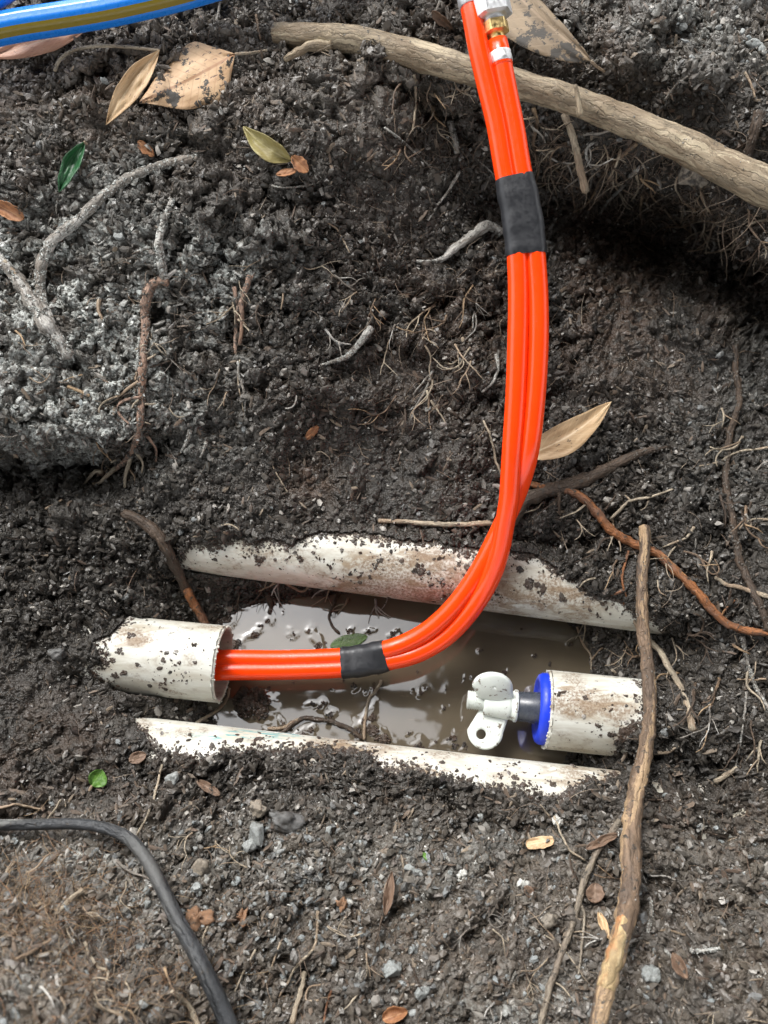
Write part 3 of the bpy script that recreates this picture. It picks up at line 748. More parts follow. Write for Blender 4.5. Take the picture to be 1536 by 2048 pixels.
# ---------------------------------------------------------------- pipes
PVC = mk_pvc()
def project_attr(V, fn): x, y, z = project(V); return fn(x, y)
def pipe_obj(key, label, name="white_pipe", hollow=None, attr=None):
    A, B = PIPES[key]; a = (B-A)/np.linalg.norm(B-A); L = np.linalg.norm(B-A)
    mb = MB(); wall = .0028; n = 160
    ts = np.linspace(0, L, n)
    if hollow:
        jag = (lambda an: 1+0*an)
        prof = [(L*.6, PR-wall), (.004, PR-wall), (.0003, PR-wall), (-.0006, PR-wall+.0004), (-.0008, PR-.0012), (-.0002, PR-.0003), (.0012, PR)]+[(t, PR) for t in ts[1:]]
        lathe(mb, A, a, prof, 96, 0, (False, False))
        # ragged saw burr round the mouth
        for k in range(150):
            an = random.random()*6.28; u = np.cross(a, [0, 0, 1.]); u /= np.linalg.norm(u); v = np.cross(a, u)
            p = A+(PR-.0012*random.random())*(math.cos(an)*u+math.sin(an)*v)+a*(random.random()*.0022-.0012)
            V, Fc = ICO0; s = .0003+.0006*random.random()**2
            mb.add(p+V*s*(1+.5*rng.random((12, 1))), None, Fc, V, 0)
    else:
        lathe(mb, A, a, [(t, PR) for t in ts], 96, 0, (True, True))
    V = np.concatenate(mb.V); x, y, z = project(V); col = attr(x, y); 
    mb.col = [col]
    mb.V = [V]; mb.tc = [np.concatenate(mb.tc)]
    return mb.build(name, PVC, None, True, base=A), A, a
def pcol(r, g, b): return np.stack([np.clip(r, 0, 1), np.clip(g, 0, 1), np.clip(b, 0, 1), np.ones_like(r)], -1)
def g2(x, y, cx, cy, rx, ry): return np.exp(-(((x-cx)/rx)**2+((y-cy)/ry)**2))
o, A, a = pipe_obj('left', '', hollow=True, attr=lambda x, y: pcol(.36*sstep(270, 200, x)-.12*sstep(250, 340, x)+.22*sstep(1370, 1395, y)*sstep(400, 250, x), .5*g2(x, y, 270, 1275, 50, 25)-.25*sstep(300, 380, x), 0*x))
tag(o, "short cut white pipe on the left with the orange hoses running into its open end", "pipe")
o, A, a = pipe_obj('right', '', hollow=True, attr=lambda x, y: pcol(.35*g2(x, y, 1245, 1470, 40, 40)+.1*g2(x, y, 1180, 1410, 60, 30), .9*g2(x, y, 1175, 1405, 75, 28)+.35*g2(x, y, 1130, 1385, 40, 25)-.15*g2(x, y, 1200, 1370, 90, 16), 0*x))
tag(o, "muddy white pipe stub on the right closed by the blue ringed plug", "pipe")
def dist_edge(E, x, y, sgn): return sgn*(y-np.interp(x, E[:, 0], E[:, 1]))
o, A, a = pipe_obj('upper', '', attr=lambda x, y: pcol(.55*sstep(22, 0, dist_edge(UE, x, y, 1))+.25*g2(x, y, 930, 1130, 120, 22), 1.0*g2(x, y, 800, 1150, 150, 45)+.5*g2(x, y, 1010, 1190, 200, 40)+.3*g2(x, y, 1140, 1200, 60, 30)-.25*g2(x, y, 560, 1140, 110, 40), 0*x))
tag(o, "long white pipe behind the puddle, half buried in the far bank and splashed with mud", "pipe")
o, A, a = pipe_obj('lower', '', attr=lambda x, y: pcol(.5*sstep(20, 0, dist_edge(LE, x, y, -1))-.2*g2(x, y, 900, 1520, 200, 18), .45*g2(x, y, 700, 1495, 90, 20)+.4*g2(x, y, 1150, 1550, 90, 20)+.3*g2(x, y, 870, 1540, 80, 20), .8*g2(x, y, 460, 1472, 60, 12)+.9*g2(x, y, 560, 1468, 110, 8)))
tag(o, "long white pipe in front of the puddle, faint teal marks on top, near side buried", "pipe")
Vc, Fc_, Cc_, nn_ = [], [], [], 0
for k, (A, B) in PIPES.items():
    t, s_ = cyl_front(A, B, PR); L = np.linalg.norm(B-A); ok = np.isfinite(t) & (s_ > .001) & (s_ < L) & (COVER[k] < 3) & inframe
    wv = (np.exp(COVER[k]/8)+.002+.10*sstep(.64, .72, fbm(PX/34+7, PY/34, 4, 4)))*ok; I = np.flatnonzero(ok.ravel()); cw_ = np.cumsum(wv.ravel()[I])
    n = {'left': 520, 'right': 420, 'upper': 3000, 'lower': 2600}[k]; I = I[np.searchsorted(cw_, rng.random(n)*cw_[-1])]
    C0 = CAM+D.reshape(-1, 3)[I]*t.ravel()[I][:, None]; a = (B-A)/L; nn = C0-A; nn = nn-(nn@a)[:, None]*a; nn /= np.linalg.norm(nn, axis=1)[:, None]
    V, Fq = ICO0; aa, bb, cc = rand_rot(n, nn, .35); s2 = .0003+.0016*rng.random(n)**3
    W = V[None]*(1+.5*(rng.random((n, 12, 1))*2-1))*s2[:, None, None]*np.array([1.3, .9, .45])
    G = W[..., 0:1]*aa[:, None]+W[..., 1:2]*bb[:, None]+W[..., 2:3]*cc[:, None]+C0[:, None]
    Vc.append(G.reshape(-1, 3)); Fc_.append((Fq[None]+(np.arange(n)*12)[:, None, None]).reshape(-1, 3)+nn_); nn_ += n*12
CL = [('upper', 840, 1140, 13), ('upper', 945, 1130, 16), ('upper', 968, 1122, 10), ('upper', 1060, 1165, 14), ('upper', 1085, 1178, 10), ('upper', 1125, 1195, 10), ('upper', 760, 1120, 8), ('upper', 600, 1118, 8), ('upper', 520, 1120, 10), ('upper', 430, 1120, 7), ('upper', 1035, 1140, 9), ('upper', 860, 1170, 6), ('upper', 700, 1150, 5),
      ('right', 1252, 1470, 17), ('right', 1238, 1488, 12), ('right', 1268, 1450, 10), ('right', 1222, 1470, 7), ('right', 1170, 1395, 6), ('left', 262, 1272, 8), ('left', 240, 1300, 9), ('left', 225, 1320, 8), ('left', 250, 1345, 9), ('left', 300, 1372, 7), ('left', 330, 1378, 6), ('left', 275, 1330, 6), ('left', 232, 1350, 8),
      ('lower', 520, 1478, 7), ('lower', 480, 1480, 8), ('lower', 620, 1488, 10), ('lower', 700, 1500, 12), ('lower', 735, 1512, 8), ('lower', 1030, 1555, 9), ('lower', 1105, 1568, 8), ('lower', 1000, 1552, 6), ('lower', 380, 1470, 6)]
for k, x, y, r in CL:
    A, B = PIPES[k]; a = (B-A)/np.linalg.norm(B-A); d_ = ray(x, y); dp_ = d_-(d_@a)*a; e_ = (CAM-A)-((CAM-A)@a)*a
    aa_ = dp_@dp_; bb_ = 2*dp_@e_; disc = bb_*bb_-4*aa_*(e_@e_-PR*PR)
    if disc <= 0: continue
    c0 = CAM+d_*(-bb_-math.sqrt(disc))/(2*aa_)
    for _ in range(int(5+r*.8)):
        off = rng.normal(size=3)*r/F*.62*.38; off -= a*0; nv = (c0-A)-((c0-A)@a)*a; nv /= np.linalg.norm(nv); off -= nv*(off@nv)
        pc = c0+off; nv2 = (pc-A)-((pc-A)@a)*a; pc = pc-nv2+nv2/np.linalg.norm(nv2)*PR
        V, Fq = ICO1; sz = r/F*.62*random.uniform(.22, .5); W = V*(1+.35*(rng.random((len(V), 1))*2-1))*sz; W = W-np.outer(W@nv, nv)*.5
        Vc.append(W+pc); Fc_.append(Fq+nn_); nn_ += len(V)
tag(mesh_obj("mud_crumbs", np.vstack(Vc), np.vstack(Fc_), M_CRUMB, None, False, {'soil': np.tile([[.0, .5, .5, .0]], (nn_, 1))}, base=(0, 0, 0)),
    "dark mud crumbs stuck to the white pipes", "mud crumbs", kind='stuff')
# ---------------------------------------------------------------- expansion plug
M_BLUE = mk_plastic("blue_rubber", (.012, .045, .62), .38, .06)
M_GREY = mk_plastic("dark_grey_plastic", (.055, .062, .075), .25, .12)
M_NYL = mk_plastic("white_nylon", (.70, .74, .69), .33, .45, dcol=(.16, .12, .085))
A, B = PIPES['right']; ax_in = (B-A)/np.linalg.norm(B-A); ax = -ax_in
plug = thing("test_plug", A+ax*.02, "blue ringed plug with grey stem and white wing nut in the right pipe mouth", "pipe plug")
mb = MB()
lathe(mb, A, ax, [(-.016, .0262), (-.001, .0264), (.0012, .0275), (.0045, .0272), (.0068, .0258), (.0078, .0236), (.0074, .0215), (.0058, .0195), (.0050, .0150), (.0048, .006)], 72, cap=(False, False))
mb.build("rubber_ring", M_BLUE, plug)
def perp(v, a): v = v-a*np.dot(v, a); return v/np.linalg.norm(v)
nrm = perp(CAM-A, ax); upv = np.cross(nrm, ax); upv = upv if upv[1] > 0 else -upv
mb = MB(); lathe(mb, A, ax, [(-.004, .0124), (.0050, .0124), (.0215, .0112), (.0222, .0108)], 48); mb.build("stem", M_GREY, plug)
mb = MB(); lathe(mb, A, ax, [(.0222, .0118), (.0226, .0124), (.0245, .0124), (.0250, .0118), (.0252, .0112), (.0266, .0112), (.0272, .0106)], 48); mb.build("washer", M_NYL, plug)
thr = [(.030, .0072)]
t = .034
while t < .0602:
    thr += [(t, .0066), (t+.0004, .0075), (t+.0008, .0066)]; t += .00135
thr += [(.0607, .0072), (.0610, .0060)]
mb = MB(); lathe(mb, A+upv*.0010, ax, thr, 40); mb.build("threaded_bolt", M_NYL, plug)
nut = MB()
lathe(nut, A, ax, [(.0268, .0102), (.0274, .0108), (.0300, .0112), (.0360, .0104), (.0440, .0098), (.0478, .0094), (.0484, .0086)], 48)
def plate(mb, O, U, W, Nn, outline, th, hole=None, dish=0.0, rings=7):
    """plate from a closed outline (u, w) with optional round hole; triangulated in rings towards hole / centroid"""
    out = np.array(outline, float); n = len(out)
    if hole is not None:
        c = np.array(hole[:2]); an = np.arctan2(out[:, 1]-c[1], out[:, 0]-c[0]); inn = c+hole[2]*np.stack([np.cos(an), np.sin(an)], 1)
    else:
        c = out.mean(0); inn = c+(out-c)*.02
    ctr = out.mean(0); size = np.abs(out-ctr).max()
    V = []
    for side in (1, -1):
        for k in range(rings+1):
            f = k/rings; q = out*(1-f)+inn*f
            e = th/2*(.55 if (k == 0) else 1.0); 
            if k == 0: q = q
            rr = ((q-ctr)**2).sum(1)/size**2
            V.append(O+q[:, :1]*U+q[:, 1:2]*W+Nn*(side*e+dish*rr)[:, None] if np.ndim(dish*rr) else None)
    V = np.vstack(V); R1 = rings+1; Q_ = []
    j = np.arange(n); j2 = (j+1) % n
    for k in range(rings):
        a0 = k*n; b0 = (k+1)*n; Q_.append(np.stack([a0+j, a0+j2, b0+j2, b0+j], 1))
        a1 = (R1+k)*n; b1 = (R1+k+1)*n; Q_.append(np.stack([a1+j2, a1+j, b1+j, b1+j2], 1))
    Q_.append(np.stack([j2, j, R1*n+j, R1*n+j2], 1)); a0 = rings*n; a1 = (R1+rings)*n
    Q_.append(np.stack([a0+j, a0+j2, a1+j2, a1+j], 1))
    mb.add(V, np.vstack(Q_), None, np.zeros((len(V), 3)))
def tab_outline(wd, ln, skew=0, n=40):
    """rounded tab: starts at w=0, rounds off at w=ln"""
    pts = [(-wd*.42, 0)]
    for k in range(n+1):
        t = math.pi-k/n*math.pi
        pts.append((skew+math.cos(t)*wd/2, ln-wd/2+math.sin(t)*wd/2))
    pts.append((wd*.42, 0)); q = []
    for i in range(len(pts)):
        p0, p1 = pts[i], pts[(i+1) % len(pts)]; m_ = 6 if math.dist(p0, p1) > .004 else 1
        for s in range(m_): q.append((p0[0]+(p1[0]-p0[0])*s/m_, p0[1]+(p1[1]-p0[1])*s/m_))
    return q
nO = A+ax*.0385
low_dir = perp(-upv*1.0+ax*.0, nrm); Un = ax
ol = tab_outline(.0275, .0312, skew=.0068)
plate(nut, nO-upv*.004-nrm*.001, Un, low_dir, nrm, ol, .0032, hole=(.0098, .0200, .0038))
wing_dir = (upv*.80+nrm*.62); wing_dir /= np.linalg.norm(wing_dir); wing_n = np.cross(Un, wing_dir)
ol2 = tab_outline(.0310, .0270, skew=.0050)
plate(nut, nO+upv*.0005+nrm*.0100, Un, wing_dir, wing_n, ol2, .0032, dish=.0038)
nut.build("wing_nut", M_NYL, plug)

# ---------------------------------------------------------------- orange hose pair
M_OR = mk_plastic("orange_hose_plastic", (1.0, .060, .004), .18, .14, .5, dcol=(.62, .045, .010))
M_TAPE = mk_plastic("black_tape", (.020, .021, .024), .42, .05)
M_BRASS = mk_metal("brass", (.80, .60, .27), .38); M_STEEL = mk_metal("zinc_steel", (.75, .76, .77), .5, .15); M_ALU = mk_metal("crimped_aluminium", (.75, .75, .75), .55, .1)
HR = .0074
def zt(py):  # height of hose pair over the row of the picture
    return np.interp(py, [-200, 50, 340, 500, 600, 700, 800, 900, 1000, 1100, 1200, 1280, 1330], [.285, .262, .222, .200, .186, .172, .156, .138, .116, .092, .064, .045, .034])
HA = [(250,1352,.028),(340,1347,.029),(440,1342,.030),(560,1341,.029),(680,1337,.030),(725,1332,.0315),(775,1322,None),(830,1309,None),(888,1277,None),(929,1237,None),(961,1193,None),(984,1150,None),(999,1105,None),(1010,1045,None),(1018,1000,None),(1021,950,None),(1025,890,None),(1031,800,None),(1035,700,None),(1037,600,None),(1035,520,None),(1028,440,None),(1009,340,None),(994,250,None),(977,180,None),(957,95,None),(945,30,None),(930,-40,None),(915,-110,None)]
HB = [(250,1322,.029),(340,1320,.030),(440,1318,.031),(560,1319,.030),(680,1315,.031),(725,1310,.0325),(775,1299,None),(812,1286,None),(855,1262,None),(893,1229,None),(925,1192,None),(953,1150,None),(978,1105,None),(1000,1060,None),(1026,1005,None),(1046,950,None),(1060,890,None),(1070,800,None),(1076,700,None),(1076,600,None),(1071,520,None),(1063,440,None),(1043,345,None),(1029,260,None),(1015,190,None),(1003,128,None)]
def hose_pts(H, dz):
    out = []
    for x, y, z in H:
        zz = zt(y) if z is None else z
        zz += dz(y, x); out.append(at_z(x, y, zz))
    return np.array(out)
under = lambda y, x: -.0155*math.exp(-((y-1050)/85)**2)-.003*math.exp(-((y-1150)/60)**2)
PA = catmull(hose_pts(HA, lambda y, x: 0), 260); PB = catmull(hose_pts(HB, under), 250)
hoses = thing("hose_pair", PA[20], "pair of bright orange hoses bound with black tape, rising out of the cut left pipe", "hoses")
def densify(P, n):
    s = np.concatenate([[0], np.cumsum(np.linalg.norm(np.diff(P, axis=0), axis=1))]); q = np.linspace(0, s[-1], n)
    return np.stack([np.interp(q, s, P[:, i]) for i in range(3)], 1)
for P in (PA, PB):
    P[:] = densify(P, len(P))
    for _ in range(6): P[1:-1] = .25*P[:-2]+.5*P[1:-1]+.25*P[2:]
for P in (PA, PB):
    mb = MB(); tube(mb, P, HR, 40, 0, tip=True); mb.build("hose", M_OR, hoses)
# second end of hose B: short collar above the ferrule
endB = PB[-1]; dB = PB[-1]-PB[-8]; dB /= np.linalg.norm(dB)
mb = MB(); lathe(mb, endB-dB*.002, dB, [(0, HR*1.02), (.001, HR*1.05), (.018, HR*.97), (.0185, HR*.8)], 40); mb.build("hose_end", M_OR, hoses)
mb = MB(); lathe(mb, endB, dB, [(0, HR*.98), (.0002, HR*1.08), (.0008, HR*1.10), (.0075, HR*1.08), (.008, HR*.98)], 20, shape=lambda a: 1+.018*np.cos(a*10)); mb.build("ferrule", M_ALU, hoses)
hexs = lambda a: 1/np.cos((a % (math.pi/3))-math.pi/6)*.93
o2 = endB+dB*.0145
mb = MB(); lathe(mb, o2, dB, [(0, HR*.80), (.002, HR*.74), (.009, HR*.72)], 36); lathe(mb, o2+dB*.0050, dB, [(0, HR*.9), (.0012, HR*1.28), (.0080, HR*1.28), (.0090, HR*1.05)], 60, shape=hexs); mb.build("brass_nut", M_BRASS, hoses, smooth=False)
mb = MB(); lathe(mb, o2+dB*.0138, dB, [(0, HR*1.0), (.002, HR*1.02), (.0024, HR*1.0)], 40)
lathe(mb, o2+dB*.0160, dB, [(0, HR*1.5), (.0015, HR*1.85), (.030, HR*1.85), (.032, HR*1.6)], 60, shape=hexs); mb.build("steel_nut", M_STEEL, hoses, smooth=False)
x_, y_, _ = project(PA); kA = int(np.argmin(abs(y_-15)+1000*(x_ < 800))); dA = PA[kA+4]-PA[kA-4]; dA /= np.linalg.norm(dA)
mb = MB(); lathe(mb, PA[kA], dA, [(0, HR*1.0), (.0004, HR*1.14), (.022, HR*1.14), (.023, HR*1.0)], 40, shape=lambda a: 1+.012*np.cos(a*12)); mb.build("ferrule", M_STEEL, hoses)
def tape(P, Qh, i0x, i1x, key, r=HR+.0010):
    """wrap round both hoses between two picture rows/columns"""
    def loc(P, v): x, y, _ = project(P); c = x if key == 'x' else y; ok = (y > 1200) if key == 'x' else (y < 900); c = np.where(ok, c, 1e9); return int(np.argmin(abs(c-v)))
    mb = MB(); n = 22; rows = []; sides = 48
    a0, a1 = loc(P, i0x[0]), loc(P, i1x[0]); b0, b1 = loc(Qh, i0x[1]), loc(Qh, i1x[1])
    ca = np.stack([np.interp(np.linspace(a0, a1, n), np.arange(len(P)), P[:, k]) for k in range(3)], 1)
    cb = np.stack([np.interp(np.linspace(b0, b1, n), np.arange(len(Qh)), Qh[:, k]) for k in range(3)], 1)
    mid = (ca+cb)/2; T = np.gradient(mid, axis=0); T /= np.linalg.norm(T, axis=1)[:, None]
    V = []
    for k in range(n):
        e = cb[k]-ca[k]; e -= T[k]*np.dot(e, T[k]); hl = np.linalg.norm(e)/2; e /= np.linalg.norm(e); f = np.cross(T[k], e)
        an = np.arange(sides)/sides*2*np.pi
        rr = r+.00022*math.sin(k*.9+.7*math.sin(k*.31))+.0006*(vnoise(np.minimum(an, 6.283-an)*1.6+k*.22, an*0+k*.45, 2)-.5)
        if k in (0, n-1): rr = rr-.0006
        cx = np.cos(an)*rr+np.sign(np.cos(an))*hl*np.minimum(1, abs(np.cos(an))*3.5)
        cy = np.sin(an)*rr*(1-.07*np.exp(-(np.cos(an)/.3)**2))
        V.append(mid[k]+cx[:, None]*e+cy[:, None]*f)
    V = np.vstack(V); i = np.arange(n-1)[:, None]*sides; j = np.arange(sides)[None]; j2 = (j+1) % sides
    mb.add(V, np.stack([i+j, i+j2, i+sides+j2, i+sides+j], -1).reshape(-1, 4))
    for e_, c_ in ((0, mid[0]), (n-1, mid[-1])):
        inn = c_+(V[e_*sides:(e_+1)*sides]-c_)*.80
        mb.add(np.vstack([V[e_*sides:(e_+1)*sides], inn]), np.stack([j[0], j2[0], sides+j2[0], sides+j[0]], 1))
    return mb.build("tape", M_TAPE, hoses)
tape(PA, PB, (682, 678), (775, 772), 'x')
tape(PA, PB, (516, 508), (357, 352), 'y')

# ---------------------------------------------------------------- blue garden hose
M_BH = mk_plastic("blue_garden_hose", (.012, .20, .72), .28, .02, coat=.2); M_YH = mk_plastic("olive_stripe", (.21, .155, .012), .35, .05); M_WH = mk_plastic("pale_stripe", (.35, .42, .5), .35, .05)
gz = .236
path = [(-500,-200),(-260,-20),(-330,120),(-200,110),(0,55),(120,27),(240,3),(420,-40),(700,-120),(900,-230)]
path = [(200,-260),(60,-75),(-40,0),(-200,60),(-330,110),(-300,170),(-150,100),(0,58),(120,38),(240,17),(420,-28),(700,-120),(980,-240)]
q = catmull(np.array(path, float), 220)
P = np.array([at_z(x, y, gz+(.012 if i < 90 else 0)) for i, (x, y) in enumerate(q)])
P = densify(P, 220)
for _ in range(10): P[1:-1] = .25*P[:-2]+.5*P[1:-1]+.25*P[2:]
T, N_, B_ = frames(P); sides = 48; R_ = .0110; an = np.arange(sides)/sides*2*np.pi
V = (P[:, None]+R_*(1+.02*np.cos(an*12))[None, :, None]*(np.cos(an)[None, :, None]*N_[:, None]+np.sin(an)[None, :, None]*B_[:, None])); 
i = np.arange(219)[:, None]*sides; j = np.arange(sides)[None]; j2 = (j+1) % sides
Qf = np.stack([i+j, i+j2, i+sides+j2, i+sides+j], -1).reshape(-1, 4)
kk = 150; outn = (V[kk]-P[kk]); outn /= np.linalg.norm(outn, axis=1)[:, None]
tgt1 = perp(np.array([.0, -.80, .34]), T[kk]); tgt2 = -tgt1
d1 = outn@tgt1; st1 = np.flatnonzero(d1 > math.cos(math.radians(20))); 
jj = np.tile(np.arange(sides), 219); mi = np.where(np.isin(jj, st1), 1, 0)
gh = mesh_obj("garden_hose", V.reshape(-1, 3), Qf, [M_BH, M_YH], None, True, {'tc': np.zeros((len(P)*sides, 3))}, mi)
tag(gh, "blue garden hose with an olive stripe lying across the top left corner", "garden hose")

# ---------------------------------------------------------------- roots, sticks and the branch
B_TAN = mk_bark("weathered_tan_bark", (.34, .27, .18), (.20, .15, .095), .16, pale=(.46, .38, .26), pale_at=.50, flake=.6, scale=.8)
B_GREY = mk_bark("soil_caked_root", (.34, .31, .27), (.21, .18, .15), .28, pale=(.52, .50, .46), pale_at=.50)
B_RED = mk_bark("reddish_root", (.40, .26, .19), (.26, .17, .125), .34, pale=(.36, .22, .15), pale_at=.6)
B_ORG = mk_bark("orange_root", (.34, .135, .05), (.17, .085, .05), .3, pale=(.42, .24, .11), pale_at=.58)
B_DK = mk_bark("dark_brown_root", (.10, .068, .046), (.06, .042, .03), .25, pale=(.22, .145, .09), pale_at=.64)
B_PALE = mk_bark("pale_rootlet", (.50, .42, .31), (.30, .22, .15), .12)
B_STICK = mk_bark("stick_bark", (.23, .155, .10), (.11, .078, .056), .24, pale=(.42, .29, .17), pale_at=.50, scale=.8)
def crumbs_on(mb, P, r, per_m, m=1, size=(.0003, .0012), ash=.3):
    L = np.linalg.norm(np.diff(P, axis=0), axis=1).sum(); n = int(per_m*L)
    if n < 1: return
    T, N, B = frames(P); k = rng.random(n)*(len(P)-1); i = k.astype(int); a = rng.random(n)*2*np.pi
    rr = np.broadcast_to(r, (len(P),))[i]; nn = np.cos(a)[:, None]*N[i]+np.sin(a)[:, None]*B[i]
    C0 = P[i]+(P[np.minimum(i+1, len(P)-1)]-P[i])*(k-i)[:, None]+nn*rr[:, None]
    V, Fc = ICO0; aa, bb, cc = rand_rot(n, nn, .5); s_ = size[0]+(size[1]-size[0])*rng.random(n)**2.2; s_ = np.minimum(s_, rr*.5)
    W = V[None]*(1+.45*(rng.random((n, 12, 1))*2-1))*s_[:, None, None]*np.array([1.3, .9, .5])
    G = W[..., 0:1]*aa[:, None]+W[..., 1:2]*bb[:, None]+W[..., 2:3]*cc[:, None]+C0[:, None]
    FF = (Fc[None]+(np.arange(n)*12)[:, None, None]).reshape(-1, 3)
    mb.add(G.reshape(-1, 3), None, FF, None, m, np.tile([[ash, .4, .4, .5]], (n*12, 1)))
B_DUST = mk_bark('dusty_brown_root', (.27, .225, .17), (.18, .145, .11), .25, pale=(.36, .31, .24), pale_at=.55)
def root(name, label, pts, w0, w1, mat, lift=.5, lump=.3, group=None, cat="root", branches=(), **kw):
    mb = MB(); P = lay_root(mb, pts, w0, w1, lift, lump=lump, **kw)
    rv = np.linspace(w0, w1, len(P))/2/F*.62
    dens = {'soil_caked_root': 12000, 'reddish_root': 5200, 'orange_root': 700, 'dark_brown_root': 2600, 'pale_rootlet': 250, 'stick_bark': 500}.get(mat.name, 0)*min(1, max(w0, w1)/18)
    crumbs_on(mb, P, rv, dens, ash=1.0 if mat is B_GREY else .1)
    mat0 = mat; mat = [mat, M_CRUMB]
    if not branches: 
        o = mb.build(name, mat, None, base=P[0]); return tag(o, label, cat, group)
    t = thing(name, P[0], label, cat, group); mb.build("main_root" if "root" in name else "stem", mat, t)
    for br in branches:
        m2 = MB(); lay_root(m2, br[0], br[1], br[2], 1.6+.7*max(w0, w1)/max(br[1], 1)*.8, lump=.25, sides=7, wob=2, smooth=5); m2.build("rootlet", br[3] if len(br) > 3 else mat0, t)
    return t
# the thick branch
bx = [(548,66),(600,72),(700,80),(800,102),(900,130),(1000,158),(1100,187),(1200,222),(1300,262),(1400,308),(1480,348),(1570,392),(1700,440),(1850,500)]
q = catmull(np.array(bx, float), 150); wd = np.interp(q[:, 0], [548, 600, 760, 900, 1100, 1300, 1480, 1700], [38, 50, 58, 55, 54, 60, 72, 84])
zz = np.interp(q[:, 0], [548, 800, 1000, 1200, 1400, 1600, 1850], [.203, .205, .208, .208, .213, .213, .205])
P = at_z(q[:, 0], q[:, 1], zz); dd = (P-CAM)@FW
br = thing("thick_branch", P[0], "thick pale brown branch lying across the top of the hole behind the orange hoses", "branch")
mb = MB(); tube(mb, P, wd/2/F*dd*.98, 40, .14, lscale=.7, knob=.03); crumbs_on(mb, P, wd/2/F*dd*.97, 900, size=(.0003, .0009)); mb.build("branch_stem", [B_TAN, M_CRUMB], br)
def zpath(pts, w0, w1, name, mat, parent=None, lump=.3, sides=12, label=None, cat="root", group=None, wob=0, n=None):
    L = sum(math.dist(pts[i][:2], pts[i+1][:2]) for i in range(len(pts)-1)); n = n or max(8, int(L/6))
    q = catmull(np.array(pts, float), n)
    if wob:
        t = np.arange(n)*6.; s0 = random.random()*50
        q[:, 0] += (fbm(t/26+s0, t*0+.5, 3)-.5)*wob*2; q[:, 1] += (fbm(t/26+s0+31, t*0+.5, 3, 2)-.5)*wob*2
    P = at_z(q[:, 0], q[:, 1], q[:, 2]); dd = (P-CAM)@FW
    mb = MB(); tube(mb, P, np.linspace(w0, w1, n)/2/F*dd, sides, lump, knob=.1)
    o = mb.build(name, mat, parent, base=P[0] if parent is None else None)
    return tag(o, label, cat, group) if label else o
zpath([(660, 92, .205), (625, 92, .207), (598, 103, .206), (570, 119, .204)], 24, 12, "twig_stub", B_TAN, br)
zpath([(1160, 232, .216), (1155, 190, .222), (1150, 170, .226)], 12, 7, "twig_stub", B_TAN, br)
root("arched_root", "grey soil-caked root arching down the left bank from the green leaf", [(395,318),(345,325),(280,345),(240,368),(200,398),(160,438),(115,472),(92,505),(80,550),(82,600),(100,650)], 16, 22, B_GREY, .9, .35, knob=.08, sides=16, end_bury=1)
root("broken_root", "stubby pale root end with frayed wood at the far left", [(-40,480),(0,520),(30,552),(62,600),(90,645),(118,685),(136,712)], 20, 30, B_GREY, 1.0, .45, knob=.1, sides=16)
root("frayed_root_strip", "bare yellowish split wood strip on the pale root at the far left", [(8,522),(34,552),(62,592)], 9, 8, B_PALE, 4.2, .3, cat="wood strip")
root("soil_caked_root", "short grey root leading down into the long reddish root on the left bank", [(345,400),(330,440),(318,480),(322,520),(328,556)], 10, 18, B_GREY, .8, .5)
root("hanging_red_root", "long reddish root hanging down the left bank and forking at its tip",
     [(336,565),(318,562),(300,575),(292,610),(290,660),(287,700),(286,750),(283,800),(278,850),(270,885),(255,915),(235,934),(212,944),(195,950)], 24, 11, B_RED, 1.0, .35, sides=14, knob=.12,
     tap=[16, 21, 17, 15, 16, 13, 14, 13, 10, 8], wob=2.5, branches=[
      ([(330,558),(342,548),(352,540)], 12, 6, B_GREY), ([(292,640),(306,636)], 5, 3, B_PALE), ([(289,690),(270,700)], 5, 3, B_PALE), ([(250,925),(232,920),(222,925)], 5, 3, B_PALE), ([(222,940),(212,932)], 5, 3, B_PALE), ([(272,905),(285,925),(284,945)], 6, 3, B_PALE),
      ([(284,758),(262,772),(240,790),(212,802),(200,815),(198,826)], 7, 3, B_PALE), ([(279,795),(250,800),(236,812),(240,830),(258,848)], 7, 4, B_RED),
      ([(272,760),(273,745)], 7, 5, B_PALE), ([(290,808),(312,808)], 5, 3, B_PALE), ([(262,912),(256,935),(250,955),(250,975)], 9, 5, B_PALE),
      ([(256,935),(268,950),(271,962)], 6, 4, B_PALE), ([(290,868),(305,885),(313,900),(313,924)], 7, 4, B_RED), ([(232,936),(215,952),(196,968),(185,967)], 10, 5, B_PALE),
      ([(205,946),(190,943),(178,956),(168,970)], 10, 4, B_PALE), ([(296,718),(312,708)], 5, 3, B_PALE), ([(290,845),(302,848)], 4, 2, B_PALE), ([(278,800),(268,808),(262,818)], 5, 3, B_PALE)])
root("slanting_root", "brown root slanting down behind the left pipe towards the puddle", [(235,1022),(270,1035),(300,1055),(325,1082),(342,1115),(358,1150),(378,1190),(398,1225),(414,1252)], 20, 17, B_DK, 1.0, .3, sides=14, tap=[14, 24, 22, 20, 20, 20, 16], end_bury=1)
root("slanting_root_tip", "orange bare root end touching the puddle beside the left pipe", [(372,1178),(388,1208),(402,1232),(413,1250)], 17, 15, B_ORG, 2.3, .3)
root("flat_split_stick", "thin split tan stick lying flat above the long upper pipe", [(757,1042),(800,1043),(850,1047),(900,1049),(950,1048),(1000,1042),(1030,1030)], 9, 12, B_PALE, .8, .3, cat="stick")
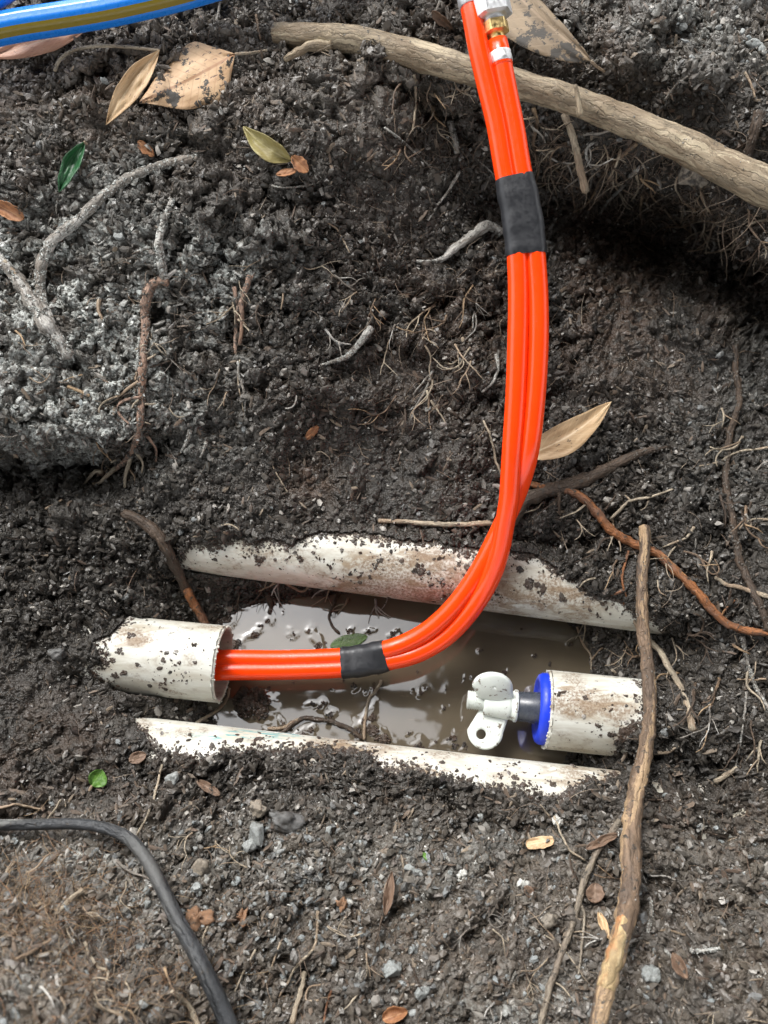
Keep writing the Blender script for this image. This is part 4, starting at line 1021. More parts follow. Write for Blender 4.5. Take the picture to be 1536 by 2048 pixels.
root("dark_root", "dark brown root running right from behind the hoses below the tan leaf", [(1015,1040),(1045,1005),(1080,988),(1120,975),(1160,962),(1200,945),(1240,925),(1285,905),(1340,892)], 30, 14, B_DK, .9, .35, sides=16, tap=[34, 28, 26, 24, 22, 16, 10], knob=.08,
     branches=[([(1050,1010),(1040,1035),(1022,1060)], 4, 2), ([(1118,985),(1118,1010),(1120,1030)], 8, 4, B_DK), ([(1170,1010),(1150,1025),(1120,1037)], 5, 2, B_PALE), ([(1030,1030),(1070,1020),(1085,1005)], 3, 2, B_PALE)])
root("orange_root", "long orange brown root snaking down to the right edge", [(1058,966),(1090,975),(1140,983),(1170,1000),(1198,1030),(1222,1060),(1262,1085),(1310,1105),(1345,1135),(1385,1175),(1425,1220),(1455,1248),(1500,1262),(1560,1268)], 13, 14, B_ORG, 1.6, .3, sides=12, tap=[10, 17, 18, 17, 17, 18, 15, 14], knob=.12, smooth=12,
     branches=[([(1222,1040),(1250,1010),(1262,1000),(1300,994),(1345,978)], 7, 4, B_PALE), ([(1262,1000),(1250,990)], 4, 3, B_PALE), ([(1298,1000),(1290,1015),(1280,1020)], 4, 2, B_PALE), ([(1210,1020),(1222,1005),(1232,990)], 5, 2, B_DK), ([(1232,1075),(1205,1080),(1190,1105),(1150,1125)], 5, 2, B_DK), ([(1440,1240),(1450,1220),(1470,1200)], 5, 3, B_ORG)])
# standing stick on the right
sp_ = [(1288,1052),(1290,1090),(1284,1150),(1284,1220),(1290,1290),(1297,1350),(1300,1400),(1298,1450),(1288,1510),(1276,1570),(1266,1620),(1262,1680),(1262,1750),(1256,1810),(1243,1870),(1226,1930),(1208,1990),(1195,2050),(1178,2130)]
sz_ = np.interp([p[1] for p in sp_], [1050, 1200, 1450, 1700, 2050, 2150], [.082, .074, .068, .098, .158, .172])
gd = gdepth(np.array([p[0] for p in sp_]), np.array([p[1] for p in sp_]))
pts3 = []
for (x, y), z in zip(sp_, sz_):
    g = at_d(x, y, gdepth(x, y))[2]; pts3.append([x, y, max(z, g+.006)])
pz = np.array([p[2] for p in pts3]); pz = smooth1(pz, 2); pts3 = [(p[0], p[1], z) for p, z in zip(pts3, pz)]
L_ = 160; q = catmull(np.array(pts3), L_); P = at_z(q[:, 0], q[:, 1], q[:, 2]); dd = (P-CAM)@FW
wd = np.interp(q[:, 1], [1050, 1100, 1300, 1450, 1520, 1700, 1830, 1870, 2050, 2150], [20, 22, 25, 27, 32, 40, 41, 37, 38, 42])
stick = thing("upright_stick", P[0], "long brown stick with bare wood patches running down the right side over the pipes", "stick")
mb = MB(); tube(mb, P, wd/2/F*dd, 28, .2, knob=.06); crumbs_on(mb, P, wd/2/F*dd, 1500, size=(.0003, .0009)); mb.build("stick_stem", [B_STICK, M_CRUMB], stick)
mb = MB(); k0 = int(np.argmin(abs(q[:, 1]-1822))); k1 = int(np.argmin(abs(q[:, 1]-1985)))
tube(mb, P[k0:k1]+np.array([-.0016, 0, .0028]), np.interp(np.linspace(0, 1, k1-k0), [0, .5, 1], [.0035, .0052, .0050]), 14, .2); mb.build("bare_wood", mk_bark("bare_wood", (.55, .40, .21), (.40, .19, .08), .05, pale=(.68, .55, .34), pale_at=.5, scale=.8), stick)
root("looping_root", "thin tan root looping down past the right of the upright stick", [(1262,1165),(1263,1185),(1268,1235),(1282,1265),(1300,1282),(1322,1305),(1335,1330),(1350,1355),(1362,1378),(1378,1420),(1385,1460)], 7, 16, B_PALE, 2.5, .25, smooth=14, tap=[6, 8, 10, 12, 13, 16])
root("forked_ground_root", "thin grey forked root running down the near bank left of the stick", [(1240,1642),(1222,1665),(1200,1692),(1182,1730),(1168,1762),(1156,1808),(1145,1850),(1128,1895),(1115,1930),(1103,1965),(1092,2005),(1080,2060)], 12, 14, B_DUST, 1.4, .3, smooth=10, wob=2,
     branches=[([(1158,1800),(1168,1830),(1165,1880),(1160,1925),(1155,1960)], 7, 4), ([(1108,1632),(1122,1668),(1140,1700),(1170,1720)], 5, 4, B_PALE), ([(1130,1900),(1105,1880),(1088,1870)], 5, 2, B_PALE), ([(1125,1895),(1150,1930),(1172,1962)], 5, 2, B_PALE), ([(1100,1960),(1125,1975),(1150,2010)], 4, 2, B_PALE), ([(1110,1880),(1085,1850),(1055,1820)], 4, 2, B_PALE), ([(1140,1870),(1170,1875),(1195,1880)], 4, 2), ([(1155,1760),(1142,1735),(1140,1710)], 5, 3, B_DK)])
zpath([(1128,228,.185),(1142,262,.176),(1152,300,.168),(1162,345,.158),(1172,384,.150)], 13, 15, "short_hanging_stub", B_PALE, label="pale broken root stub hanging below the branch just right of the hoses")
root("small_root_stub", "small grey root stub poking out left of the hoses under the branch", [(900,243),(905,262),(911,285),(914,306)], 12, 11, B_GREY, 3.0, .3)
root("right_side_root", "brown root creeping down the soil near the right edge", [(1470,690),(1472,740),(1478,800),(1462,860),(1455,905),(1450,960),(1460,1010),(1470,1070),(1480,1120),(1500,1170),(1522,1215),(1540,1260)], 12, 16, B_DK, .9, .35, smooth=9, wob=3)
root("split_bark_strip", "dark stick leaning on the soil above the branch at the right edge", [(1520,225),(1510,262),(1498,300),(1490,325)], 22, 18, B_DK, 1.2, .3, cat="stick")
root("buried_root", "brown root emerging from the wall left of the black tape", [(1003,466),(978,452),(950,468),(918,490),(885,518),(858,524),(832,523)], 20, 5, B_GREY, 1.6, .35, tap=[16, 22, 18, 10, 6])
root("wall_root_knot", "curled pale root on the far wall left of the hoses", [(742,655),(730,672),(712,695),(690,715),(665,723),(642,731)], 16, 4, B_GREY, 1.4, .35)
root("brown_root_strands", "brown upright root strands in the middle of the left wall", [(500,552),(488,590),(476,620),(472,660),(470,715)], 12, 7, B_RED, 1.2, .4, branches=[([(468,575),(474,610)], 9, 6), ([(482,600),(484,650),(480,690)], 10, 8, B_RED), ([(476,638),(492,655),(508,672)], 5, 3, B_PALE), ([(500,560),(512,545)], 5, 3)])
root("curved_petiole", "thin curved tan leaf stalk arching left of the folded tan leaf", [(110,142),(116,125),(130,110),(150,100),(180,94),(215,92),(255,94),(290,98),(318,101)], 7, 6, B_PALE, 4.0, .1, cat="leaf stalk", smooth=14)
# single fine rootlets one can see apart
FR = [
 ([(478,722),(476,745),(482,765),(488,785),(490,820),(491,850)], 6, 3, B_GREY), ([(480,720),(477,750),(480,780),(486,822)], 3, 2, B_PALE),
 ([(868,740),(858,765),(843,795),(830,815),(822,838)], 5, 3, B_GREY), ([(853,780),(858,800),(857,835),(862,860)], 5, 2, B_PALE), ([(862,800),(878,825),(894,850)], 5, 2, B_PALE), ([(868,742),(850,760),(826,790)], 5, 3, B_GREY),
 ([(993,710),(995,740),(985,765),(965,785)], 7, 4, B_GREY), ([(967,842),(978,868),(985,890),(992,920),(1003,950)], 4, 5, B_PALE), ([(890,725),(905,728),(915,720)], 4, 3, B_PALE),
 ([(1273,288),(1250,308),(1228,325),(1210,342),(1198,365),(1185,395),(1170,412),(1148,425)], 9, 3, B_STICK), ([(1288,330),(1262,352),(1238,380),(1218,400),(1198,430)], 9, 4, B_GREY),
 ([(1545,440),(1512,445),(1488,458),(1470,475),(1462,498),(1408,507)], 7, 3, B_PALE), ([(1328,420),(1352,445),(1385,468)], 3, 3, B_PALE), ([(1068,215),(1072,250),(1066,290),(1076,330),(1072,370)], 9, 4, B_STICK),
 ([(1092,225),(1105,260),(1096,300),(1112,340),(1140,370),(1152,425)], 5, 3, B_STICK), ([(918,345),(900,375),(880,405),(855,440)], 6, 4, B_GREY), ([(828,150),(832,190),(828,240),(826,262)], 7, 4, B_PALE),
 ([(768,255),(790,270),(820,295),(858,332)], 5, 3, B_GREY), ([(1545,893),(1510,898),(1470,905),(1433,925),(1398,931)], 5, 3, B_PALE), ([(1560,930),(1530,925),(1510,945)], 6, 3, B_GREY),
 ([(1545,1040),(1510,1038),(1490,1045),(1478,1058)], 5, 3, B_PALE), ([(1388,1055),(1372,1075),(1345,1085),(1325,1095)], 6, 3, B_PALE), ([(1430,1155),(1452,1170),(1480,1176),(1545,1197)], 7, 10, B_PALE),
 ([(1258,1102),(1248,1130),(1244,1165),(1252,1190),(1246,1210)], 5, 4, B_ORG), ([(1248,1180),(1225,1190),(1200,1205)], 6, 3, B_ORG), ([(1484,1275),(1494,1320),(1505,1360),(1520,1390),(1545,1430)], 9, 6, B_GREY),
 ([(1545,1355),(1510,1360),(1475,1358)], 5, 3, B_PALE), ([(1492,1385),(1488,1440),(1478,1500),(1470,1540)], 5, 3, B_GREY), ([(1310,1505),(1335,1505),(1358,1492)], 7, 4, B_PALE), ([(1430,1565),(1455,1548),(1475,1535)], 12, 7, B_PALE),
 ([(325,1530),(318,1560),(308,1592),(297,1625),(285,1650),(275,1668)], 5, 4, B_PALE), ([(637,1822),(634,1860),(628,1895),(605,1922),(585,1945),(557,1995)], 6, 4, B_PALE), ([(608,1945),(602,1985),(592,2015),(583,2048)], 9, 12, B_PALE),
 ([(0,1616),(30,1610),(60,1614),(84,1618)], 6, 4, B_PALE), ([(122,1600),(108,1622),(92,1642)], 4, 4, B_PALE), ([(425,1838),(408,1868),(404,1895)], 5, 3, B_PALE), ([(342,1985),(362,1998),(380,2015),(390,2035),(398,2060)], 9, 12, B_PALE),
 ([(560,1885),(550,1910),(540,1950)], 5, 4, B_PALE), ([(510,1900),(490,1940),(470,1985)], 5, 3, B_PALE), ([(665,1980),(655,2010),(645,2050)], 5, 4, B_ORG), ([(170,1885),(190,1930),(215,1945),(205,1975),(185,1990)], 6, 6, B_PALE),
 ([(30,1725),(14,1745),(10,1768)], 8, 6, B_PALE), ([(165,1780),(140,1800),(112,1828)], 12, 9, B_PALE), ([(100,1880),(60,1905),(20,1925)], 6, 8, B_PALE), ([(190,2010),(215,2020),(240,2030),(262,2055)], 6, 8, B_PALE), ([(310,1965),(290,1995),(262,2030)], 6, 4, B_PALE),
 ([(640,2000),(612,2000),(618,1975),(650,1970)], 4, 3, B_PALE), ([(1300,1795),(1302,1830),(1296,1870)], 6, 6, B_GREY), ([(1316,1860),(1345,1862),(1370,1870)], 6, 4, B_PALE), ([(1380,1900),(1410,1902),(1440,1897)], 8, 5, B_GREY),
 ([(560,1470),(600,1438),(640,1440),(675,1448),(705,1462),(722,1478)], 9, 9, B_DK), ([(535,1457),(565,1455),(600,1440)], 6, 8, B_PALE), ([(763,1362),(748,1385),(736,1402),(730,1440),(729,1480)], 6, 6, B_PALE),
 ([(457,1377),(452,1402),(435,1420),(412,1434),(392,1446)], 5, 8, B_PALE), ([(680,1180),(668,1205),(658,1232),(664,1252),(678,1268)], 6, 5, B_DK), ([(565,1160),(585,1175),(605,1182),(620,1170)], 5, 4, B_PALE), ([(535,1190),(540,1208),(538,1226)], 12, 8, B_DK), ([(498,1205),(520,1200),(550,1198),(580,1208)], 5, 3, B_DK),
 ([(1155,1255),(1165,1285),(1180,1310),(1182,1340)], 5, 3, B_PALE), ([(1205,1295),(1188,1312),(1180,1325)], 4, 3, B_PALE), ([(1225,1340),(1235,1350),(1222,1365)], 5, 3, B_PALE), ([(500,1395),(470,1400),(430,1385)], 4, 3, B_DK),
 ([(1080,1610),(1100,1635),(1112,1652)], 3, 3, B_PALE), ([(950,1085),(935,1100),(925,1120)], 3, 3, B_PALE), ([(200,600),(198,620),(206,640)], 9, 6, B_PALE), ([(300,735),(345,722),(352,730),(386,752)], 4, 4, B_DK), ([(340,690),(352,722),(350,700)], 4, 3, B_DK),
 ([(135,772),(160,783),(178,792)], 7, 6, B_STICK), ([(92,1018),(108,1010),(125,1000)], 5, 4, B_PALE), ([(545,930),(560,960),(575,985)], 3, 3, B_PALE), ([(330,890),(345,910),(355,935)], 4, 3, B_GREY), ([(380,860),(370,890),(362,905)], 9, 4, B_GREY), ([(412,885),(405,905),(400,915)], 7, 3, B_GREY),
 ([(442,1052),(460,1050),(478,1062)], 4, 3, B_PALE), ([(545,372),(560,375),(600,374),(628,368)], 4, 3, B_GREY), ([(645,440),(670,455),(685,475),(700,505)], 4, 3, B_PALE), ([(190,170),(182,200),(175,225)], 4, 3, B_DK),
 ([(880,0),(872,30),(866,60)], 5, 3, B_GREY), ([(440,0),(436,30),(432,62)], 5, 3, B_GREY), ([(512,30),(515,55),(520,80)], 6, 4, B_STICK), ([(1490,145),(1500,165),(1510,195)], 5, 4, B_PALE), ([(1330,200),(1352,170),(1380,150)], 5, 3, B_GREY)]
for pts, w0, w1, mat in FR:
    root("thin_rootlet", "thin pale or brown rootlet curling over the dark soil", pts, w0, w1, mat, 1.3, .3, group="thin rootlets on the soil", cat="rootlet", sides=8, smooth=4, wob=3, step=5, knob=.1)

def rnd_root(x, y, ang, L, w, mat, nb=2, hang=1.5, curl=.5):
    mb = MB()
    def walk(x, y, a, L):
        pts = [(x, y, 0.)]; n = max(3, int(L/13)); da = 0
        for i in range(n):
            da = .6*da+random.gauss(0, curl*.55); a += da; a += .12*math.sin(math.pi/2-a)
            x += 13*math.cos(a); y += 13*math.sin(a); pts.append((x, y, .004*hang*math.sin(min(1, (i+1)/n)*1.9)))
        return pts, a
    pts, a = walk(x, y, ang, L); lay_root(mb, pts, w, w*.45, 1.2, lump=.3, sides=6, smooth=5, step=5, knob=.15)
    for _ in range(nb):
        k = random.randrange(1, len(pts)-1); p2, _a = walk(pts[k][0], pts[k][1], math.atan2(pts[k+1][1]-pts[k][1], pts[k+1][0]-pts[k][0])+random.choice((-1, 1))*random.uniform(.4, 1.1), L*random.uniform(.25, .55))
        p2 = [(a_, b_, c_+pts[k][2]) for a_, b_, c_ in p2]; lay_root(mb, p2, w*.6, w*.3, 1.2, lump=.2, sides=5, smooth=4, step=5)
    tag(mb.build("thin_rootlet", mat, None), "thin pale or brown rootlet curling over the dark soil", "rootlet", "thin rootlets on the soil")
ZN = [(34, (1060, 1530), (230, 480), 1.5, (40, 120), (3, 7), 3.0), (12, (800, 970), (150, 330), 1.6, (30, 80), (3, 5), 2.0), (16, (780, 1000), (560, 820), 1.7, (40, 110), (2.5, 5), 1.5),
      (22, (1330, 1530), (760, 1500), 1.7, (40, 120), (3, 7), 1.5), (14, (380, 760), (520, 800), 1.6, (30, 90), (2.5, 5), 1.2), (10, (1100, 1330), (980, 1350), 1.8, (30, 80), (2.5, 5), 1.5), (10, (470, 760), (1150, 1200), 1.6, (25, 60), (3, 5), 1.0),
      (20, (0, 330), (1700, 2020), .6, (40, 110), (3, 7), 1.2), (24, (350, 1500), (1620, 2030), 1.9, (30, 90), (2.5, 5), .8), (10, (20, 360), (600, 900), 1.6, (25, 60), (2.5, 4), 1.0)]
for n_, xr, yr, an_, lr, wr_, hg in ZN:
    for _ in range(n_):
        x = random.uniform(*xr); y = random.uniform(*yr)
        if yr[0] == 230: y = np.interp(x, [1060, 1200, 1330, 1530], [225, 270, 330, 420])+random.uniform(0, 90)
        rnd_root(x, y, random.gauss(an_, .7), random.uniform(*lr), random.uniform(*wr_), random.choice((B_PALE, B_PALE, B_STICK, B_GREY, B_DK)), random.randrange(0, 4), hg)
# ---------------------------------------------------------------- black pipe at the bottom left
M_BLK = mk_bark("muddy_black_hose", (.045, .048, .052), (.085, .085, .082), .18, pale=(.26, .26, .24), pale_at=.55, rough=.5, flake=.0, scale=.35)
cp = [(-120,1652),(-40,1650),(0,1650),(75,1649),(150,1648),(210,1656),(258,1678),(295,1722),(325,1778),(352,1835),(385,1895),(415,1955),(445,2020),(480,2110),(500,2170)]
mb = MB(); q, d, n = root_path(cp, smooth=18, step=6); wq = np.interp(q[:, 1], [1640, 1680, 1800, 2048, 2170], [25, 29, 33, 42, 46]); wq = np.where(q[:, 0] < 200, 25, wq)*.88
P = at_d(q[:, 0], q[:, 1], d-.010-wq/2/F*d*.9); tube(mb, P, wq/2/F*d*.97, 24, .02)
tag(mb.build("black_hose", M_BLK, None, base=P[0]), "mud-smeared black hose curving over the bottom left corner", "hose")

# ---------------------------------------------------------------- leaves
L_TAN = mk_leaf("dry_tan_leaf", (.58, .41, .24), (.43, .28, .15), (.66, .52, .34), (.15, .085, .05), .5, .10)
L_TAN2 = mk_leaf("dry_tan_leaf_soiled", (.62, .43, .26), (.46, .29, .16), (.33, .17, .09), (.12, .07, .05), .55, .42)
L_PINK = mk_leaf("pinkish_dry_leaf", (.47, .25, .17), (.36, .18, .11), (.5, .34, .24), (.2, .1, .07), .5, .2)
L_GRN = mk_leaf("fresh_green_leaf", (.022, .105, .035), (.014, .06, .022), (.05, .16, .06), None, .35, 0)
L_OLV = mk_leaf("olive_dry_leaf", (.30, .26, .10), (.22, .18, .07), (.38, .33, .17), None, .5, .25)
L_ORG = mk_leaf("orange_bark_flake", (.36, .17, .075), (.20, .085, .04), (.42, .24, .12), None, .6, .3)
L_BRN = mk_leaf("brown_dead_leaf", (.19, .12, .08), (.12, .075, .05), (.26, .18, .12), None, .6, .35)
L_LIME = mk_leaf("bright_green_leaf", (.10, .22, .03), (.06, .14, .02), (.16, .28, .07), None, .4, .05)
L_DIRT = mk_leaf("dirt_covered_leaf", (.24, .18, .115), (.15, .11, .07), (.28, .21, .14), None, .7, .52)
def leaf(name, label, a, b, wl, wr, mat, bend=0., curl=.0, arch=.0, lift=.001, peak=.45, cat="leaf", group=None, edge=0, stem=None, roundness=.75, twist=0., thick=.00035, asroot=False, sink=.0, n=26, m=13):
    """a = stalk end, b = tip (picture points on the soil); wl / wr = half widths in photo pixels"""
    a = np.array(a, float); b = np.array(b, float); d = b-a; L = np.linalg.norm(d); d /= L; pr = np.array([d[1], -d[0]])
    u = np.linspace(0, 1, n)[:, None]; v = np.linspace(-1, 1, m)[None]
    pw = np.where(u < peak, u/peak, (1-u)/(1-peak)); sh = np.maximum(np.sin(np.clip(pw, 0, 1)*math.pi/2), 0)**roundness
    s0 = random.random()*60; edge = max(edge, .22)
    ww = np.where(v < 0, wl, wr)*sh*(1+edge*(fbm(u*5+s0+0*v, v*.5+0*u, 3)-.5))
    X = a[0]+d[0]*L*u+pr[0]*(-v*ww*-1)*-1*-1+pr[0]*bend*np.sin(u*math.pi)
    Y = a[1]+d[1]*L*u+pr[1]*(-v*ww*-1)*-1*-1+pr[1]*bend*np.sin(u*math.pi)
    g = gdepth(X, Y); A_ = np.stack([np.ones(X.size), X.ravel()-a[0], Y.ravel()-a[1]], 1)
    co = np.linalg.lstsq(A_, g.ravel(), rcond=None)[0]; fit = (A_@co).reshape(X.shape)
    off = np.percentile((fit-g), 80)
    wig = (fbm(u*3.2+s0+0*v, v*1.6+0*u+s0, 3)-.5)*.007*min(1, L/120)
    dep = fit-max(off, 0)*(1-sink)-lift-arch*np.sin(u*math.pi)-curl*(v*v)*sh-twist*v*(u-.4)-wig
    P = at_d(X, Y, dep); pz = P[..., 2] < .0012; P[..., 2] = np.where(pz, .0012, P[..., 2])
    nn = grid_normals(P); nn = nn if (nn@(-FW)).mean() > 0 else -nn
    top = P+nn*thick/2; bot = P-nn*thick/2; V = np.vstack([top.reshape(-1, 3), bot.reshape(-1, 3)])
    I = np.arange(n*m).reshape(n, m); q1 = np.stack([I[:-1, :-1], I[:-1, 1:], I[1:, 1:], I[1:, :-1]], -1).reshape(-1, 4); q2 = q1[:, ::-1]+n*m
    lp = np.concatenate([I[0, :-1], I[:-1, -1], I[-1, :0:-1], I[:0:-1, 0]]); lq = np.roll(lp, -1)
    q3 = np.stack([lp, lp+n*m, lq+n*m, lq], 1)
    tc = np.stack([u+0*v, v*sh, 0*u+0*v+s0], -1).reshape(-1, 3)
    mb = MB(); mb.add(V, np.vstack([q1, q2, q3]), None, np.vstack([tc, tc]))
    base = P[0, m//2]
    if stem:
        t = thing(name, base, label, cat, group); mb.build("blade", mat, t)
        ms = MB(); dq = fit[0, m//2]; q = catmull(np.array([a-d*0]+[np.array(s, float) for s in stem]), 14)
        gg = gdepth(q[:, 0], q[:, 1]); dd = np.minimum(gg-.0018, np.linspace(dep[0, m//2], gg[-1]-.002, 14)); tube(ms, at_d(q[:, 0], q[:, 1], dd), np.linspace(.0011, .0009, 14), 8, .1); ms.build("stalk", B_PALE, t)
        return t
    return tag(mb.build(name, mat, None, base=base), label, cat, group)
leaf("folded_tan_leaf", "long folded tan leaf leaning beside the broad spotted leaf, top left", (319,100), (212,250), 23, 26, L_TAN, bend=-6, curl=.006, arch=.008, lift=.010, roundness=.9)
leaf("broad_tan_leaf", "broad tan leaf with soil spots and a brown midrib, top left", (470,108), (278,205), 58, 66, L_TAN2, bend=4, curl=-.005, arch=.004, lift=.002, peak=.34, roundness=1.05, edge=.5, stem=[(500,106),(534,101)])
leaf("pinkish_leaf", "pinkish brown leaf under the blue garden hose", (178,52), (-20,116), 30, 26, L_PINK, arch=.003, lift=.003, roundness=.8)
leaf("green_leaf", "single dark green leaf on the upper left bank", (168,284), (118,384), 17, 19, L_GRN, bend=-5, curl=.005, lift=.006, stem=[(174,288)])
leaf("olive_leaf", "curled olive leaf beside an orange flake above the middle of the wall", (582,322), (486,253), 20, 24, L_OLV, bend=6, curl=.006, arch=.003, lift=.003, peak=.4)
leaf("orange_flake", "small orange bark flake touching the tip of the olive leaf", (584,312), (616,344), 14, 13, L_ORG, curl=.003, lift=.002, cat="bark flake", roundness=.5, edge=.8)
leaf("orange_flake", "narrow orange bark flake just under the olive leaf", (552,349), (594,340), 7, 7, L_ORG, curl=.002, lift=.001, cat="bark flake", roundness=.5, edge=.8)
leaf("tan_leaf", "pointed tan leaf with brown spots sticking out right of the hoses", (1040,915), (1223,803), 32, 30, L_TAN, bend=-14, curl=.004, arch=.010, lift=.012, peak=.40, roundness=.85)
leaf("tiny_green_leaf", "small bright green leaf on the near bank at the left", (184,1572), (204,1540), 22, 16, L_LIME, curl=.003, lift=.002, roundness=.6, stem=[(178,1582)])
leaf("round_brown_leaf", "round brown leaf between the forked root and the stick", (1190,1806), (1190,1766), 19, 18, L_BRN, curl=.002, lift=.002, roundness=.5)
leaf("tan_sliver", "narrow tan leaf sliver below the round brown leaf", (1196,1822), (1218,1878), 8, 9, L_TAN, curl=.002, lift=.001)
leaf("bark_flake", "orange brown bark flake cut off by the left edge", (-12,405), (48,438), 18, 15, L_ORG, curl=.006, lift=.003, cat="bark flake", roundness=.55, edge=.5)
leaf("striped_wood_chip", "striped tan wood chip lying below the near pipe", (1052,1690), (1108,1680), 12, 12, L_TAN, curl=.002, lift=.001, cat="wood chip", roundness=.25, edge=.4)
leaf("grey_sliver", "pointed grey brown leaf sliver standing on the near bank", (770,1832), (784,1742), 11, 9, L_BRN, curl=.003, lift=.003)
leaf("oval_brown_leaf", "oval purplish brown leaf near the small bright green leaf", (258,1522), (292,1508), 12, 12, L_BRN, curl=.001, lift=.001, roundness=.5)
leaf("rust_flake", "rust coloured flake above the arched root", (276,282), (308,312), 11, 9, L_ORG, curl=.002, lift=.001, cat="bark flake", roundness=.5, edge=.9)
leaf("dirt_covered_leaf", "large dead leaf heaped with dirt at the top right, its stalk pointing down", (1182,122), (960,-90), 26, 80, L_DIRT, bend=6, curl=.002, arch=.012, lift=.014, peak=.62, roundness=.7, stem=[(1196,135),(1218,148)])
leaf("floating_green_leaf", "blurry green leaf floating behind the lower black tape", (664,1304), (736,1282), 14, 14, mk_leaf("drowned_green_leaf", (.05, .10, .012), (.035, .06, .012), (.08, .12, .03), None, .25, .25), lift=-.002, curl=0, roundness=.6)
leaf("brown_chip", "brown leaf chip near the top left of the branch", (864,22), (905,58), 12, 8, L_BRN, curl=.003, lift=.003, edge=.5, roundness=.5)
leaf("tan_chip", "small tan chip lying between the puddle mud and the round brown leaf", (1050,1772), (1068,1800), 8, 10, L_BRN, curl=.001, lift=.001, roundness=.4)
leaf("lime_speck", "tiny lime green leaf below the mud-covered middle of the near pipe", (846,1705), (858,1722), 5, 5, L_LIME, lift=.001)
leaf("red_chip", "reddish wood chip on the wall left of the curled pale root", (612,878), (636,852), 8, 8, L_ORG, lift=.001, roundness=.4)
leaf("orange_leaf_scrap", "orange leaf scrap cut off by the bottom edge near the middle", (765,2040), (815,2022), 14, 18, L_ORG, curl=.004, lift=.002, roundness=.5, edge=.5)
leaf("buried_flake", "long dark bark flake right of the striped wood chip", (1235,1668), (1172,1698), 10, 9, L_BRN, curl=.002, lift=.002, edge=.5, roundness=.4, cat="bark flake")
leaf("dark_flake", "long grey bark flake above the grey block stone", (395,1562), (440,1590), 9, 9, L_BRN, curl=.002, lift=.002, edge=.4, roundness=.4, cat="bark flake")
leaf("lower_right_leaf", "curled brown leaf lying right of the bare wood patch of the stick", (1345,1905), (1375,1960), 14, 12, L_BRN, curl=.004, lift=.002, edge=.4)

# ---------------------------------------------------------------- stones and clods
S_GREY = mk_stone("pale_grey_stone", [(0, (.26, .28, .27)), (1, (.30, .31, .30))], .6, .25); S_DK = mk_stone("dark_stone", [(0, (.10, .10, .10)), (1, (.13, .13, .12))], .45, .35)
S_WH = mk_stone("whitish_stone", [(0, (.50, .50, .46)), (1, (.55, .54, .5))], .6, .15); S_FIB = mk_stone("orange_fibre", [(0, (.24, .125, .065)), (1, (.30, .17, .09))], .8, .3)
S_TAN = mk_stone("tan_stone", [(0, (.26, .22, .17)), (1, (.22, .19, .15))], .6, .4)
def stone(name, label, x, y, wpx, hpx, mat, ang=0, blocky=.0, amp=.3, high=.5, cat="stone", group=None, sub=ICO3, sink=.3, smooth=True):
    V, Fc = sub; d = float(gdepth(x, y)); s = d/F
    V = V.copy()
    if blocky: V = V/np.power((np.abs(V)**(2+6*blocky)).sum(1), 1/(2+6*blocky))[:, None]
    s0 = random.random()*90
    amp = amp*1.35 if name != 'block_stone' else amp
    for _ in range(7):   # broken facets
        pn = rng.normal(size=3); pn /= np.linalg.norm(pn); hh_ = random.uniform(.62, .9); dn_ = V@pn; V = V-np.outer(np.maximum(dn_-hh_, 0), pn)
    n = fbm(V[:, 0]*1.6+s0, V[:, 1]*1.6+V[:, 2]+s0, 3, 1)+.7*fbm(V[:, 2]*3+s0, V[:, 0]*3-V[:, 1]*2, 3, 3)
    V = V*(1+amp*(n-.85)*1.5)[:, None]
    ca, sa = math.cos(math.radians(ang)), math.sin(math.radians(ang))
    X = V[:, 0]*wpx/2*s; Y = V[:, 1]*hpx/2*s; Zz = V[:, 2]*min(wpx, hpx)*high*s
    G = at_d(x, y, d-min(wpx, hpx)*high*s*(1-2*sink))
    W = G+(X*ca-Y*sa)[:, None]*RT+(X*sa+Y*ca)[:, None]*UP-Zz[:, None]*FW
    mb = MB(); mb.add(W, None, Fc, V*.01, 0, np.tile([[.2, .4, .5, 1]], (len(V), 1)))
    return tag(mb.build(name, mat, None, smooth), label, cat, group)
stone("block_stone", "pale grey block shaped stone on the near bank", 515, 1668, 33, 46, S_GREY, -8, .7, .12)
stone("long_dark_stone", "long dark angular stone right of the pale block stone", 572, 1642, 78, 38, S_DK, -22, .2, .35)
stone("round_brown_stone", "rounded brownish stone just above the pale block stone", 517, 1618, 34, 30, S_TAN, 0, .2, .3)
stone("flat_tan_stone", "flat tan stone slab right of the black hose bend", 398, 1738, 34, 44, S_TAN, -15, .5, .2, .25)
stone("oval_pale_stone", "oval pale stone below the flat tan slab", 392, 1776, 22, 21, S_GREY, 10, .1, .15)
stone("pale_pebble_pair", "pale stone under the pale block stone", 500, 1692, 30, 24, S_GREY, 15, .1, .3)
stone("bluish_stone", "bluish grey stone near the top of the near bank", 346, 1558, 26, 22, S_GREY, 20, .3, .3)
stone("left_grey_stone", "smooth grey stone left of the left pipe", 112, 1306, 30, 26, S_DK, -20, .2, .2)
stone("grey_chip_stone", "grey flat stone in the soil right of the arched root", 240, 472, 22, 22, S_GREY, 30, .4, .2, .3)
stone("branch_stone", "brown stone wedged under the right part of the branch", 1388, 352, 62, 46, S_TAN, -10, .15, .3)
stone("pale_top_stone", "pale stone in the gravel at the top right corner", 1510, 90, 36, 26, S_GREY, 0, .2, .3)
stone("white_bud", "whitish lump at the end of a dark twig below the near pipe", 1114, 1644, 20, 26, S_WH, 0, 0, .7, .6)
stone("tan_fibre_ball", "fibrous orange ball left of the other near the black hose", 392, 1835, 38, 34, S_FIB, 0, 0, 1.2, .5, "fibre ball")
